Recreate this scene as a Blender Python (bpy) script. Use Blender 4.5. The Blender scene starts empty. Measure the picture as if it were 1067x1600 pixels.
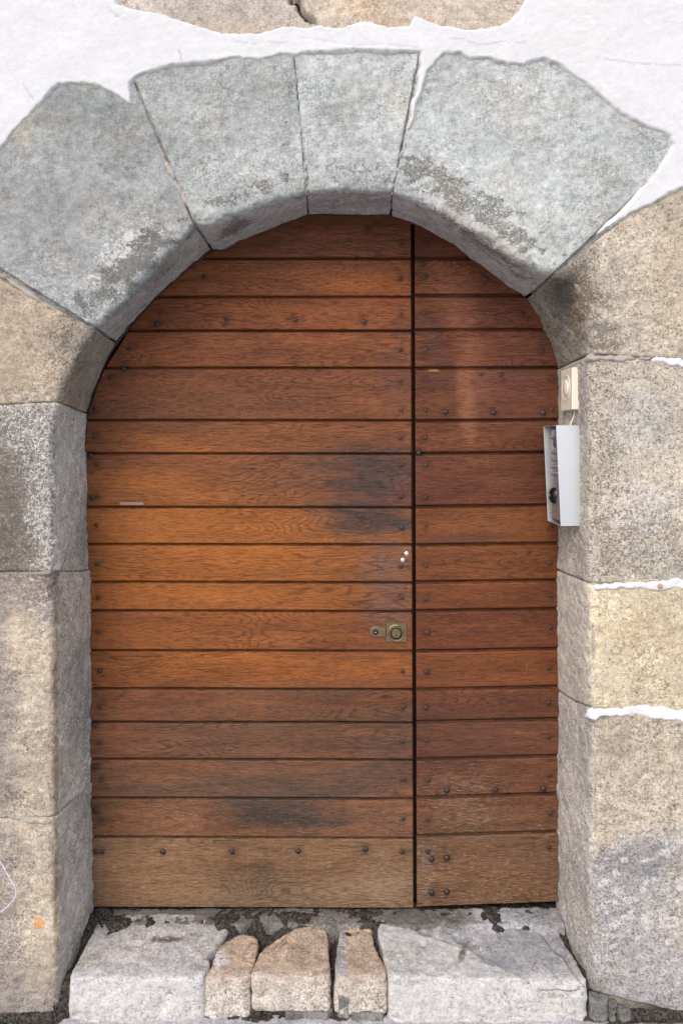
import bpy, bmesh, math, random
import numpy as np
from mathutils import Vector

random.seed(7)
R = math.radians
C = bpy.context.scene.collection

# ------------------------------------------------------------------ camera
S, D, VX, VY, CZ = 0.00155, 1.9, 510.0, 680.0, 1.41     # metres per photo pixel at the wall face, camera distance
cam = bpy.data.cameras.new('camera'); camo = bpy.data.objects.new('camera', cam); C.objects.link(camo)
camo.location = (0, -D, CZ); camo.rotation_euler = (R(90), 0, 0)
cam.sensor_fit = 'VERTICAL'; cam.sensor_height = 36; cam.sensor_width = 24
cam.lens = 36*D/(1600*S)
cam.shift_x = (533.5-VX)/1600; cam.shift_y = -(800-VY)/1600
cam.clip_end = 500; cam.clip_start = 0.02
bpy.context.scene.camera = camo

# ------------------------------------------------------------------ light
SUN_EL, SUN_AZ = 44, 23                 # degrees above the horizon, degrees left of straight in front of the wall
w = bpy.data.worlds.new('World'); bpy.context.scene.world = w; w.use_nodes = True
nt = w.node_tree; bg = nt.nodes['Background']; sky = nt.nodes.new('ShaderNodeTexSky')
sky.sky_type = 'NISHITA'; sky.sun_disc = False; sky.sun_elevation = R(SUN_EL)
sky.sun_rotation = R(180+SUN_AZ); sky.air_density = 1.0; sky.dust_density = 2.8; sky.ozone_density = 1.0
nt.links.new(sky.outputs[0], bg.inputs[0]); bg.inputs[1].default_value = 0.15
sl = bpy.data.lights.new('sun', 'SUN'); so = bpy.data.objects.new('sun', sl); C.objects.link(so)
sl.energy = 0.5; sl.angle = R(24); sl.color = (1, 0.96, 0.90)
e, a = R(SUN_EL), R(SUN_AZ)
sdir = Vector((-math.sin(a)*math.cos(e), -math.cos(a)*math.cos(e), math.sin(e)))
so.rotation_euler = sdir.to_track_quat('Z', 'Y').to_euler(); so.location = (-3, -6, 4)
vs = bpy.context.scene.view_settings
vs.view_transform = 'Standard'; vs.look = 'None'; vs.gamma = 1; vs.exposure = 0.95

# ------------------------------------------------------------------ helpers
def PW(px, py, Y=0.0):
    """photo pixel on the plane at depth Y -> world"""
    k = S*(D+Y)/D
    return np.stack([(np.asarray(px, float)-VX)*k, np.zeros_like(np.asarray(px, float))+Y, CZ+(VY-np.asarray(py, float))*k], -1)
SLOPE = 0.12     # the doorstep stones rise a little towards the door
def toz(px, py, Z):
    q = (py-VY)*S; Y = (CZ-q-Z)/(SLOPE+q/D); return ((px-VX)*S*(D+Y)/D, Y)
def WP(P):
    k = S*(D+P[..., 1])/D
    return P[..., 0]/k+VX, VY-(P[..., 2]-CZ)/k

def _h(ix, iy, iz, seed):
    n = (ix*374761393 + iy*668265263 + iz*2147483647 + seed*1274126177) & 0xffffffff
    n = ((n ^ (n >> 13))*1274126177) & 0xffffffff
    return ((n ^ (n >> 16)) & 0xffffff)/float(0xffffff)
def vnoise(P, scale, seed=0):
    p = np.asarray(P, float)*scale + 1000.0
    i = np.floor(p).astype(np.int64); f = p-i; f = f*f*(3-2*f)
    r = 0
    for dx in (0, 1):
        for dy in (0, 1):
            for dz in (0, 1):
                wgt = (f[..., 0] if dx else 1-f[..., 0])*(f[..., 1] if dy else 1-f[..., 1])*(f[..., 2] if dz else 1-f[..., 2])
                r = r + wgt*_h(i[..., 0]+dx, i[..., 1]+dy, i[..., 2]+dz, seed)
    return r*2-1
def fbm(P, scale, octv=4, seed=0, gain=0.5, an=(1, 1, 1)):
    P = np.asarray(P, float)*np.array(an); r = 0; a_ = 1; t = 0
    for o in range(octv):
        r = r + a_*vnoise(P, scale*2.03**o, seed+o*17); t += a_; a_ *= gain
    return r/t*1.6
def sst(a_, b_, x): 
    t = np.clip((x-a_)/(b_-a_), 0, 1); return t*t*(3-2*t)
def srgb(r, g, b):
    c = np.array([r, g, b], float)/255.0
    return np.where(c <= 0.04045, c/12.92, ((c+0.055)/1.055)**2.4)

def polyline(pts, n=None, t=None):
    p = np.array(pts, float); d = np.r_[0, np.cumsum(np.hypot(*np.diff(p, axis=0).T))]
    if t is None: t = np.linspace(0, 1, n)
    return np.stack([np.interp(t*d[-1], d, p[:, 0]), np.interp(t*d[-1], d, p[:, 1])], -1)
def smooth_line(p, it):
    for _ in range(it): p[1:-1] = 0.25*p[:-2]+0.5*p[1:-1]+0.25*p[2:]
    return p

def wloc(o):
    v = Vector((0, 0, 0))
    while o is not None: v = v+Vector(o.location); o = o.parent
    return v
def mesh_obj(name, V, F, mat, parent=None, attrs=None, smooth=True, loc=None):
    me = bpy.data.meshes.new(name)
    V = np.asarray(V, np.float64); org = np.zeros(3) if loc is None else np.array(loc)
    me.from_pydata((V-org).tolist() if len(V) < 3000 else [], [], F if len(V) < 3000 else [])
    if len(V) >= 3000:
        F = np.asarray(F, np.int32)
        me.vertices.add(len(V)); me.vertices.foreach_set('co', (V-org).astype(np.float32).ravel())
        me.loops.add(F.size); me.loops.foreach_set('vertex_index', F.ravel())
        me.polygons.add(len(F)); me.polygons.foreach_set('loop_start', np.arange(0, F.size, F.shape[1], dtype=np.int32))
        me.polygons.foreach_set('loop_total', np.full(len(F), F.shape[1], np.int32))
        me.update(calc_edges=True)
    if attrs:
        for k, v in attrs.items():
            at = me.attributes.new(k, 'FLOAT_COLOR', 'POINT')
            c = np.ones((len(V), 4), np.float32); c[:, :3] = v; at.data.foreach_set('color', c.ravel())
    me.materials.append(mat)
    me.validate()
    if smooth: me.polygons.foreach_set('use_smooth', np.ones(len(me.polygons), bool))
    o = bpy.data.objects.new(name, me); C.objects.link(o)
    if loc is not None: o.location = loc
    if parent is not None:
        o.location = Vector(o.location)-wloc(parent); o.parent = parent
    return o
def grid_faces(nr, nc, flip=False, mask=None):
    i = np.arange(nr*nc).reshape(nr, nc)
    f = np.stack([i[:-1, :-1], i[:-1, 1:], i[1:, 1:], i[1:, :-1]], -1)
    if flip: f = f[..., ::-1]
    if mask is not None: f = f[mask]
    return f.reshape(-1, 4)
def thing(name, label, cat, loc=(0, 0, 0), group=None):
    o = bpy.data.objects.new(name, None); C.objects.link(o); o.location = loc; o.empty_display_size = .1
    return tag(o, label, cat, group)
def tag(o, label=None, cat=None, group=None, kind=None):
    if label: o['label'] = label
    if cat: o['category'] = cat
    if group: o['group'] = group
    if kind: o['kind'] = kind
    return o

# ------------------------------------------------------------------ materials
class N:
    def __init__(s, name):
        s.m = bpy.data.materials.new(name); s.m.use_nodes = True; s.t = s.m.node_tree
        s.b = s.t.nodes['Principled BSDF']
    def n(s, t, **k):
        x = s.t.nodes.new(t)
        for a_, v in k.items(): setattr(x, a_, v)
        return x
    def set(s, sock, v):
        if isinstance(v, bpy.types.NodeSocket): s.t.links.new(v, sock)
        elif v is not None:
            if hasattr(sock.default_value, '__len__') and not hasattr(v, '__len__'): v = (v, v, v)
            if sock.type == 'RGBA' and len(v) == 3: v = (*v, 1)
            sock.default_value = v
    def coord(s, scale=(1, 1, 1), off=None):
        tc = s.n('ShaderNodeTexCoord'); mp = s.n('ShaderNodeVectorMath', operation='MULTIPLY')
        s.t.links.new(tc.outputs['Object'], mp.inputs[0]); mp.inputs[1].default_value = scale
        if off is None: return mp.outputs[0]
        ad = s.n('ShaderNodeVectorMath', operation='ADD'); s.t.links.new(mp.outputs[0], ad.inputs[0]); s.set(ad.inputs[1], off)
        return ad.outputs[0]
    def noise(s, sc, detail=3, vec=None, rough=.6, dist=0):
        x = s.n('ShaderNodeTexNoise'); x.inputs['Scale'].default_value = sc; x.inputs['Detail'].default_value = detail
        x.inputs['Roughness'].default_value = rough; x.inputs['Distortion'].default_value = dist
        s.set(x.inputs['Vector'], vec if vec is not None else s.coord()); return x.outputs['Fac']
    def voro(s, sc, vec=None, feature='F1'):
        x = s.n('ShaderNodeTexVoronoi', feature=feature); x.inputs['Scale'].default_value = sc
        s.set(x.inputs['Vector'], vec if vec is not None else s.coord()); return x.outputs['Distance']
    def math(s, op, a_, b_=0.0, c_=None):
        x = s.n('ShaderNodeMath', operation=op); s.set(x.inputs[0], a_); s.set(x.inputs[1], b_)
        if c_ is not None: s.set(x.inputs[2], c_)
        return x.outputs[0]
    def ramp(s, v, lo, hi, a_=0.0, b_=1.0):
        x = s.n('ShaderNodeMapRange', interpolation_type='SMOOTHSTEP')
        s.set(x.inputs[0], v); s.set(x.inputs[1], lo); s.set(x.inputs[2], hi); s.set(x.inputs[3], a_); s.set(x.inputs[4], b_)
        return x.outputs[0]
    def mix(s, f, a_, b_, mode='MIX'):
        x = s.n('ShaderNodeMix', data_type='RGBA', blend_type=mode); s.set(x.inputs[0], f); s.set(x.inputs[6], a_); s.set(x.inputs[7], b_)
        return x.outputs[2]
    def scale(s, col, f):
        x = s.n('ShaderNodeVectorMath', operation='SCALE'); s.set(x.inputs[0], col); s.set(x.inputs[3], f); return x.outputs[0]
    def attr(s, name):
        x = s.n('ShaderNodeAttribute', attribute_name=name); return x
    def sep(s, v):
        x = s.n('ShaderNodeSeparateColor'); s.set(x.inputs[0], v); return x.outputs
    def bump(s, h, dist, strength=1.0, prev=None):
        x = s.n('ShaderNodeBump'); s.set(x.inputs['Height'], h); x.inputs['Distance'].default_value = dist
        x.inputs['Strength'].default_value = strength
        if prev is not None: s.set(x.inputs['Normal'], prev)
        return x.outputs[0]
    def out(s, col, rough=.9, nor=None, metal=0.0, spec=.5):
        s.set(s.b.inputs['Base Color'], col); s.set(s.b.inputs['Roughness'], rough); s.b.inputs['Metallic'].default_value = metal
        s.b.inputs['Specular IOR Level'].default_value = spec
        if nor is not None: s.set(s.b.inputs['Normal'], nor)
        return s.m

def mat_stone():
    """weathered stone: 'tint' = its own colour; 'mask' = R dark pitting, G pale crust, B grit strength"""
    s = N('stone'); tint = s.attr('tint').outputs['Color']; mk = s.sep(s.attr('mask').outputs['Color'])
    dark, pale, grit = mk[0], mk[1], mk[2]
    g1 = s.noise(150, 5, rough=.8); g2 = s.noise(420, 2); g3 = s.noise(38, 4, rough=.65); g4 = s.noise(9, 3)
    v = s.math('MULTIPLY_ADD', g1, 1.3, .35)
    grit = s.math('MULTIPLY', grit, s.ramp(s.noise(7, 4, rough=.7), .38, .62, .45, 1.35))
    tool = s.noise(1, 3, s.coord((70, 70, 330)), rough=.7); tool2 = s.noise(1, 3, s.coord((330, 330, 60)), rough=.7)
    f = s.math('MULTIPLY_ADD', s.math('SUBTRACT', g1, .5), s.math('MULTIPLY', grit, 3.0), 1.0)
    f = s.math('MULTIPLY_ADD', s.math('SUBTRACT', g2, .5), s.math('MULTIPLY', grit, 2.0), f)
    f = s.math('MULTIPLY_ADD', s.math('SUBTRACT', g3, .5), 1.3, f); f = s.math('MULTIPLY_ADD', s.math('SUBTRACT', s.noise(13, 4, rough=.6), .5), .5, f)
    f = s.math('MULTIPLY_ADD', s.math('SUBTRACT', tool, .5), .75, f); f = s.math('MULTIPLY_ADD', s.math('SUBTRACT', tool2, .5), .55, f)
    f = s.math('MAXIMUM', f, .2)
    col = s.scale(tint, f)
    col = s.mix(s.ramp(g4, .45, .7, 0, .35), col, s.scale(s.mix(.5, tint, (.34, .25, .15)), f))
    # pale lime crust
    n1 = s.noise(110, 4, rough=.65, dist=.6)
    pm = s.ramp(s.math('ADD', n1, s.math('MULTIPLY', s.math('SUBTRACT', pale, .5), .5)), .5, .57)
    pm = s.math('MULTIPLY', pm, s.ramp(pale, .0, .08))
    col = s.mix(s.math('MULTIPLY', pm, .8), col, s.scale((.56, .53, .50), s.math('MULTIPLY_ADD', g1, .7, .65)))
    # dark worm-like pits
    n2 = s.noise(185, 3, rough=.6, dist=1.2)
    dm = s.ramp(s.math('ADD', n2, s.math('MULTIPLY', s.math('SUBTRACT', dark, .5), .42)), .50, .57)
    dm = s.math('MULTIPLY', dm, s.ramp(dark, .0, .08))
    col = s.mix(s.math('MULTIPLY', dm, .82), col, s.mix(.45, (.10, .082, .058), s.scale(tint, .42)))
    # tiny open pores
    vp = s.ramp(s.voro(120), .06, .16); vpm = s.ramp(s.noise(14, 2), .48, .6)
    pore = s.math('MULTIPLY', s.math('SUBTRACT', 1.0, vp), vpm)
    col = s.mix(s.math('MULTIPLY', pore, .6), col, (.05, .045, .04))
    h = s.math('MULTIPLY_ADD', g1, .9, s.math('MULTIPLY', g3, 1.6))
    h = s.math('SUBTRACT', h, s.math('MULTIPLY', dm, .7)); h = s.math('SUBTRACT', h, s.math('MULTIPLY', pore, 1.0))
    h = s.math('MULTIPLY_ADD', pm, .25, h)
    nb = s.bump(h, .0024, .7); nb = s.bump(g2, .0009, .8, nb)
    return s.out(col, .92, nb, spec=.25)

def mat_plaster():
    s = N('white_plaster'); t = s.attr('tint').outputs['Color']
    g = s.noise(75, 5, rough=.8); g2 = s.noise(300, 3); sc = s.noise(18, 3, rough=.7)
    col = s.scale(t, s.math('MULTIPLY_ADD', g, .3, .86)); col = s.mix(s.ramp(s.noise(5, 4), .5, .75, 0, .25), col, s.scale(t, .84)); col = s.mix(s.ramp(s.noise(2.2, 3), .52, .7, 0, .4), col, (.55, .53, .49))
    pin = s.math('SUBTRACT', 1.0, s.ramp(s.voro(55), .03, .075)); pin = s.math('MULTIPLY', pin, s.ramp(s.noise(9, 2), .55, .62))
    col = s.mix(s.math('MULTIPLY', pin, .7), col, (.3, .28, .25))
    h = s.math('ADD', s.math('MULTIPLY', g, .8), s.math('MULTIPLY', g2, .35)); h = s.math('ADD', h, s.math('MULTIPLY', sc, .3))
    h = s.math('SUBTRACT', h, pin)
    return s.out(col, .85, s.bump(h, .0035, .5), spec=.2)

def mat_wood():
    """varnished oak: tint = stain colour, mask = R weathering, G plank number, B grey bloom"""
    s = N('varnished_oak'); tint = s.attr('tint').outputs['Color']; mk = s.sep(s.attr('mask').outputs['Color'])
    wth, pid = mk[0], mk[1]
    off = s.n('ShaderNodeCombineXYZ'); s.set(off.inputs[0], s.math('MULTIPLY', pid, 31.7)); s.set(off.inputs[1], s.math('MULTIPLY', pid, 83.1)); s.set(off.inputs[2], s.math('MULTIPLY', pid, 57.3))
    o = off.outputs[0]
    fine = s.noise(1, 4, s.coord((9, 9, 260), o), rough=.65)
    pores = s.noise(1, 2, s.coord((38, 38, 900), o), rough=.6)
    warp = s.noise(1, 2, s.coord((1.7, 1.7, 10), o), rough=.5)
    ph = s.math('ADD', s.math('MULTIPLY', warp, 260.0), s.math('MULTIPLY', fine, 2.6))
    ring = s.math('SINE', ph); ring = s.ramp(ring, .35, 1.0)
    ringmask = s.ramp(s.noise(1, 1, s.coord((1.7, 1.7, 5), o)), .44, .60)
    ring = s.math('MULTIPLY', ring, ringmask)
    broad = s.noise(1, 3, s.coord((3.5, 3.5, 30), o))
    f = s.math('MULTIPLY_ADD', fine, .95, .54); f = s.math('MULTIPLY', f, s.math('MULTIPLY_ADD', s.noise(330, 2), .8, .6))
    f = s.math('MULTIPLY', f, s.math('MULTIPLY_ADD', broad, .8, .6))
    f = s.math('MULTIPLY', f, s.math('MULTIPLY_ADD', ring, -.36, 1.06))
    pr = s.ramp(pores, .52, .66); f = s.math('MULTIPLY', f, s.math('MULTIPLY_ADD', pr, -.55, 1.06))
    col = s.scale(tint, f)
    # bare, greyed fibres where the varnish has gone
    fib = s.noise(1, 3, s.coord((50, 50, 800), o), rough=.7)
    lo = s.math('MULTIPLY_ADD', wth, -.17, .67)
    wm = s.math('MULTIPLY', s.ramp(fib, lo, s.math('ADD', lo, .07)), s.ramp(wth, .02, .3))
    col = s.mix(s.math('MULTIPLY', wm, .5), col, (.36, .28, .20))
    # small knocks
    kn = s.ramp(s.noise(95, 2), .735, .76); col = s.mix(s.math('MULTIPLY', kn, .55), col, (.36, .22, .13))
    h = s.math('ADD', s.math('MULTIPLY', fine, .7), s.math('MULTIPLY', ring, -.35)); h = s.math('SUBTRACT', h, s.math('MULTIPLY', pr, .8))
    nb = s.bump(h, .0011, .6); nb = s.bump(s.noise(14, 3), .004, .35, nb)
    rough = s.math('MULTIPLY_ADD', fine, .2, s.math('MULTIPLY_ADD', wth, .25, .38))
    return s.out(col, rough, nb, spec=.2)

def mat_simple(name, col, rough=.5, metal=0., nsc=None, namt=.3, bump=0.0005, spec=.5):
    s = N(name)
    if nsc:
        n_ = s.noise(nsc, 4); c = s.scale(col, s.math('MULTIPLY_ADD', n_, namt*2, 1-namt))
        return s.out(c, s.math('MULTIPLY_ADD', n_, .25, rough-.12), s.bump(n_, bump, .6), metal, spec)
    return s.out(col, rough, None, metal, spec)

def mat_ground():
    s = N('paving'); g = s.noise(170, 3, rough=.75); g2 = s.noise(420, 2); b = s.noise(7, 3)
    base = s.mix(s.ramp(b, .4, .6), (.36, .345, .35), (.46, .44, .44))
    col = s.scale(base, s.math('MULTIPLY_ADD', g, 2.2, -.05))
    col = s.mix(s.ramp(g2, .58, .66, 0, .7), col, (.5, .48, .5))
    v = s.voro(260)
    return s.out(col, .9, s.bump(s.math('ADD', g, g2), .004, .8), spec=.3)

def mat_soil():
    s = N('dark_soil'); g = s.noise(150, 4, rough=.75); g2 = s.noise(45, 3)
    col = s.mix(s.ramp(g, .35, .7), (.016, .013, .011), (.12, .105, .088))
    return s.out(col, .95, s.bump(s.math('ADD', g, g2), .006, 1.0), spec=.1)

M = dict(stone=mat_stone(), plaster=mat_plaster(), wood=mat_wood(), ground=mat_ground(), soil=mat_soil(),
    iron=mat_simple('rusted_iron', (.045, .034, .028), .5, .55, 500, .5, .0006),
    screw=mat_simple('wood_plug', (.035, .018, .010), .6, .1, 500, .5, .0006),
    zinc=mat_simple('zinc_screw', (.75, .76, .78), .3, .9, 900, .25),
    alu=mat_simple('brushed_aluminium', (.62, .635, .66), .42, .8, 300, .06, .0001),
    face=mat_simple('steel_faceplate', (.42, .38, .38), .38, .7, 300, .12, .0001),
    button=mat_simple('steel_button', (.22, .21, .21), .45, .6),
    black=mat_simple('black_lens', (.006, .006, .007), .12, 0),
    cream=mat_simple('cream_plastic', (.72, .64, .53), .4, 0, 60, .06, .0002),
    cable=mat_simple('cream_cable', (.58, .52, .40), .5, 0, 200, .15),
    brass=mat_simple('tarnished_brass', (.20, .15, .085), .42, .85, 260, .45, .0004),
    darkwood=mat_simple('dark_frame_wood', (.030, .016, .010), .7, 0, 90, .4),
    darkhole=mat_simple('key_slot', (.004, .004, .004), .8, 0),
    thread=mat_simple('lilac_thread', (.70, .60, .78), .4),
    tape=mat_simple('tape', (.22, .14, .11), .4, 0, 200, .2),
    snail=mat_simple('rust_plug', (.5, .22, .08), .6, 0, 500, .4),
    core=mat_simple('masonry_core', (.25, .23, .2), .95, 0, 20, .2),
    engraved=mat_simple('engraved_grey', (.10, .09, .09), .5, .4),
)

# ------------------------------------------------------------------ stain and light painting in photo space -> attributes
def blob(px, py, cx, cy, rx, ry, ang=0, soft=.5, nz=None, amt=.35):
    c, s_ = math.cos(R(ang)), math.sin(R(ang)); dx, dy = px-cx, py-cy
    d = np.sqrt(((dx*c+dy*s_)/rx)**2+((-dx*s_+dy*c)/ry)**2)
    if nz is not None: d = d+nz*amt
    return 1-sst(1-soft, 1+soft*.6, d)

# ------------------------------------------------------------------ the wall's outlines traced from the photo
ARR_L = [(92, 1600), (90, 1500), (88, 1400), (86, 1200), (85, 1000), (84, 850), (83, 720), (84, 660), (92, 628), (110, 588), (133, 540), (152, 513)]
ARR_R = [(868, 430), (893, 440), (908, 462), (917, 500), (919, 560), (919, 700), (919, 900), (921, 1100), (923, 1250), (925, 1400), (927, 1500), (927, 1600)]
INN_L = [(147, 1520), (143, 1440), (143, 1300), (141, 1240), (139, 1150), (138, 1000), (136, 880), (134, 780), (131, 715), (131, 680), (133, 645), (141, 612), (152, 585), (163, 558), (176, 533)]
INN_R = [(826, 462), (846, 497), (860, 528), (870, 556), (876, 590), (875, 700), (875, 860), (873, 900), (874, 1000), (875, 1085), (876, 1150), (874, 1280), (875, 1380), (875, 1415), (877, 1520)]
RV = 0.20   # depth of the reveal

doorway = thing('stone_doorway', 'weathered stone surround of grey arch blocks and pale jambs framing the wooden door', 'stone doorway')
wall = thing('plastered_wall', 'white rough plastered wall above the stone arch with bare tan stone at the top', 'wall', (0, 0, 2.3))

def sub(line, y0, y1):
    """part of a polyline between two parameters given as index-floats"""
    p = np.array(line, float); t = np.linspace(y0, y1, 40); i = np.arange(len(p))
    return np.stack([np.interp(t, i, p[:, 0]), np.interp(t, i, p[:, 1])], -1)
def ycut(line, ya, yb):
    p = np.array(line, float); y = np.linspace(ya, yb, 60)
    if p[0, 1] > p[-1, 1]: p = p[::-1]
    return np.stack([np.interp(y, p[:, 1], p[:, 0]), y], -1)

def make_stone(name, O, A, I, tintfn, seed, label=None, dx=.004, relief=1.0, rnd=.0045, flipn=False, bulge=.0, chips=1.0, soft=34, gap=.0002, seamw=.0022):
    """one dressed block: face (outer line O to arris A) wrapped round into the reveal (arris A to inner line I)"""
    La = max(np.hypot(*np.diff(np.array(l, float), axis=0).T).sum() for l in (O, A, I))*S
    nu = max(12, int(La/dx)); 
    Lf = np.hypot(*(np.array(polyline(O, 9))-np.array(polyline(A, 9))).T).max()*S
    nf = max(12, int(Lf/dx)); nr = int(RV/ .005)
    du = np.linspace(0, 1, nu)
    o3 = PW(*polyline(O, t=du).T); a3 = PW(*smooth_line(polyline(A, t=du), 4).T); i3 = PW(*smooth_line(polyline(I, t=du), 4).T, RV)
    # seams wander a little
    tf = np.linspace(0, 1, nf)[:, None, None]; tr = np.linspace(0, 1, nr+1)[1:, None, None]
    back = i3+np.array([0, .045, 0])
    P = np.concatenate([o3[None]*(1-tf)+a3[None]*tf, a3[None]*(1-tr)+i3[None]*tr, i3[None]+(back-i3)[None]*np.linspace(.25, 1, 4)[:, None, None]], 0)
    for _ in range(soft):
        P[1:-1] = .25*P[:-2]+.5*P[1:-1]+.25*P[2:]
    def normals(P):
        gu = np.gradient(P, axis=1); gv = np.gradient(P, axis=0)
        n = np.cross(gu, gv); n /= np.linalg.norm(n, axis=-1, keepdims=True)+1e-12
        return n
    n = normals(P)
    if n[nf//2, nu//2, 1] > 0: n = -n; fl = True
    else: fl = False
    # distance from the two seams
    seg = np.linalg.norm(np.diff(P, axis=1), axis=-1); cu = np.concatenate([np.zeros((len(P), 1)), np.cumsum(seg, 1)], 1)
    da = cu; db = cu[:, -1:]-cu
    jit = .0035*fbm(P, 22, 3, seed+5)
    d = np.minimum(da, db)+jit*.6
    edge = np.where(d < rnd, rnd-np.sqrt(np.maximum(0, rnd**2-(rnd-np.clip(d, 0, rnd))**2)), 0)
    # pull seam ends in for the joint gap
    tang = np.gradient(P, axis=1); tang /= np.linalg.norm(tang, axis=-1, keepdims=True)+1e-12
    pull = (gap+.0006*(1+fbm(P, 30, 2, seed+9)))
    P = P+tang*(np.exp(-da/.006)*pull)[..., None]-tang*(np.exp(-db/.006)*pull)[..., None]
    rel = .0030*fbm(P, 6, 2, seed)+.0016*fbm(P, 26, 3, seed+1)+.0011*fbm(P, 95, 2, seed+2)
    ch = np.maximum(0, fbm(P, 17, 3, seed+3)-.42)
    arr = np.exp(-((np.arange(len(P))-nf)/4.0)**2)[:, None]+.5*np.exp(-((np.arange(len(P))-nf-nr)/4.0)**2)[:, None]
    rel = rel*relief-ch*.012*chips*(arr+.25)
    P = P+n*(rel-edge*.9)[..., None]
    # back skirts at the two seams and outer border
    first = P[:, :1]-n[:, :1]*.03; last = P[:, -1:]-n[:, -1:]*.03
    P2 = np.concatenate([first, P, last], 1)
    X, Yp = WP(P2)
    tint, mask = tintfn(X, Yp, P2, fbm(P2, 9, 4, seed+30), fbm(P2, 40, 3, seed+40))
    F = grid_faces(P2.shape[0], P2.shape[1], flip=fl)
    sn = fbm(P2+seed*.37, 3.2, 3, seed+70); sn2 = fbm(P2*np.array([1, 1, .45])+seed, 7, 3, seed+75)
    tint = tint*(1+.14*sn+.10*sn2)[..., None]; tint = put(tint, np.clip(sn2-.35, 0, 1), (.36, .29, .18), .55); tint = put(tint, np.clip(-sn-.35, 0, 1), (.24, .25, .24), .5)
    o = mesh_obj(name, P2.reshape(-1, 3), F, M['stone'], doorway, dict(tint=tint.reshape(-1, 3), mask=mask.reshape(-1, 3)))
    if label: o['label'] = label
    return o

def base(X, c): return np.broadcast_to(np.array(c, float), X.shape+(3,)).copy()
def put(T, m, c, k=1.0):
    m = (m*k)[..., None]; return T*(1-m)+np.array(c)*m

GREY = (.345, .36, .347); GREYG = (.30, .335, .31); TAN = (.50, .41, .31); CRM = (.56, .49, .40)
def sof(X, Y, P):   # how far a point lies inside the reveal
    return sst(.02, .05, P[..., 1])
def t_v1(X, Y, P, n, n2):
    T = base(X, (.30, .31, .30))*(1+.13*n[..., None])  # base darkened to paint the dimmer light on the left
    T = put(T, blob(X, Y, 140, 180, 120, 70, 0, .8, n), (.21, .235, .225), .5)
    T = put(T, blob(X, Y, 245, 420, 22, 120, 50, .6, n), GREYG, .7)
    m = np.zeros(X.shape+(3,)); m[..., 2] = .5
    m[..., 0] = np.maximum.reduce([blob(X, Y, 205, 415, 105, 29, -40, .6, n2, .5)*.88, blob(X, Y, 150, 470, 50, 35, -40, .7, n2, .5)*.5, blob(X, Y, 262, 420, 60, 12, -43, .8, n2, .5)*.5])
    m[..., 1] = blob(X, Y, 185, 410, 120, 50, -40, .7, n)*.62+blob(X, Y, 202, 371, 7, 10, 0, .4)*1.0
    m[..., 2] = .42+.25*sst(300, 450, Y)
    T = put(T, sof(X, Y, P), (.47, .47, .44), .7); m[..., 1] = np.maximum(m[..., 1], .42*sof(X, Y, P))  # limewashed soffit, its tint also lifted in place of missing ambient light
    return np.clip(T, .02, .9), m
def t_v2(X, Y, P, n, n2):
    T = base(X, GREY)*(1.04+.13*n[..., None])
    T = put(T, blob(X, Y, 245, 180, 30, 90, 0, .8, n), (.26, .28, .26), .4)
    T = put(T, blob(X, Y, 450, 200, 16, 90, 0, .8, n), (.24, .27, .25), .5)
    T = put(T, blob(X, Y, 400, 320, 110, 16, -18, .7, n), GREYG, .5)
    m = np.zeros(X.shape+(3,))
    m[..., 0] = np.maximum.reduce([blob(X, Y, 385, 300, 60, 18, -14, .7, n2, .6)*.62, blob(X, Y, 367, 357, 35, 12, -25, .6, n2, .4)*.78, blob(X, Y, 448, 276, 12, 10, 0, .6, n2)*.6, blob(X, Y, 320, 260, 60, 50, 30, .8, n2, .5)*.28])
    m[..., 1] = blob(X, Y, 370, 250, 110, 70, 0, .8, n)*.30
    m[..., 2] = .62
    T = put(T, sof(X, Y, P), (.46, .46, .45), .7); m[..., 1] = np.maximum(m[..., 1], .42*sof(X, Y, P))  # soffit limewash painted paler to stand in for bounce light
    return np.clip(T, .02, .9), m
def t_v3(X, Y, P, n, n2):
    T = base(X, GREY)*(1.06+.14*n[..., None])
    T = put(T, blob(X, Y, 520, 150, 45, 50, 0, .9, n), (.24, .265, .25), .55)
    m = np.zeros(X.shape+(3,))
    m[..., 0] = np.maximum(blob(X, Y, 560, 268, 75, 20, 0, .7, n2, .6)*.42, blob(X, Y, 545, 320, 80, 14, 0, .6, n2, .6)*.35)
    m[..., 1] = blob(X, Y, 540, 270, 90, 40, 0, .8, n)*.36
    m[..., 2] = .65
    T = put(T, sof(X, Y, P), (.47, .47, .46), .7); m[..., 1] = np.maximum(m[..., 1], .42*sof(X, Y, P))  # pale soffit crust, brightened in colour where fill light is lacking
    return np.clip(T, .02, .9), m
def t_v4(X, Y, P, n, n2):
    T = base(X, (.375, .395, .385))*(1.0+.11*n[..., None])
    T = put(T, blob(X, Y, 800, 150, 120, 40, 20, .9, n), (.42, .41, .38), .5)
    T = put(T, blob(X, Y, 715, 340, 150, 14, 33, .8, n), (.30, .30, .31), .7)
    d = blob(X, Y, 735, 320, 165, 27, 35, .5, n2, .7)*.66
    d = np.maximum(d, blob(X, Y, 740, 372, 150, 12, 36, .8, n2, .6)*.62)
    m = np.zeros(X.shape+(3,)); m[..., 0] = d
    m[..., 1] = blob(X, Y, 735, 330, 170, 40, 35, .7, n)*.42
    m[..., 2] = .55
    T = put(T, sof(X, Y, P), (.43, .42, .41), .7); m[..., 1] = np.maximum(m[..., 1], .45*sof(X, Y, P))  # soffit colour and crust raised to imitate light from below
    return np.clip(T, .02, .9), m
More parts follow.
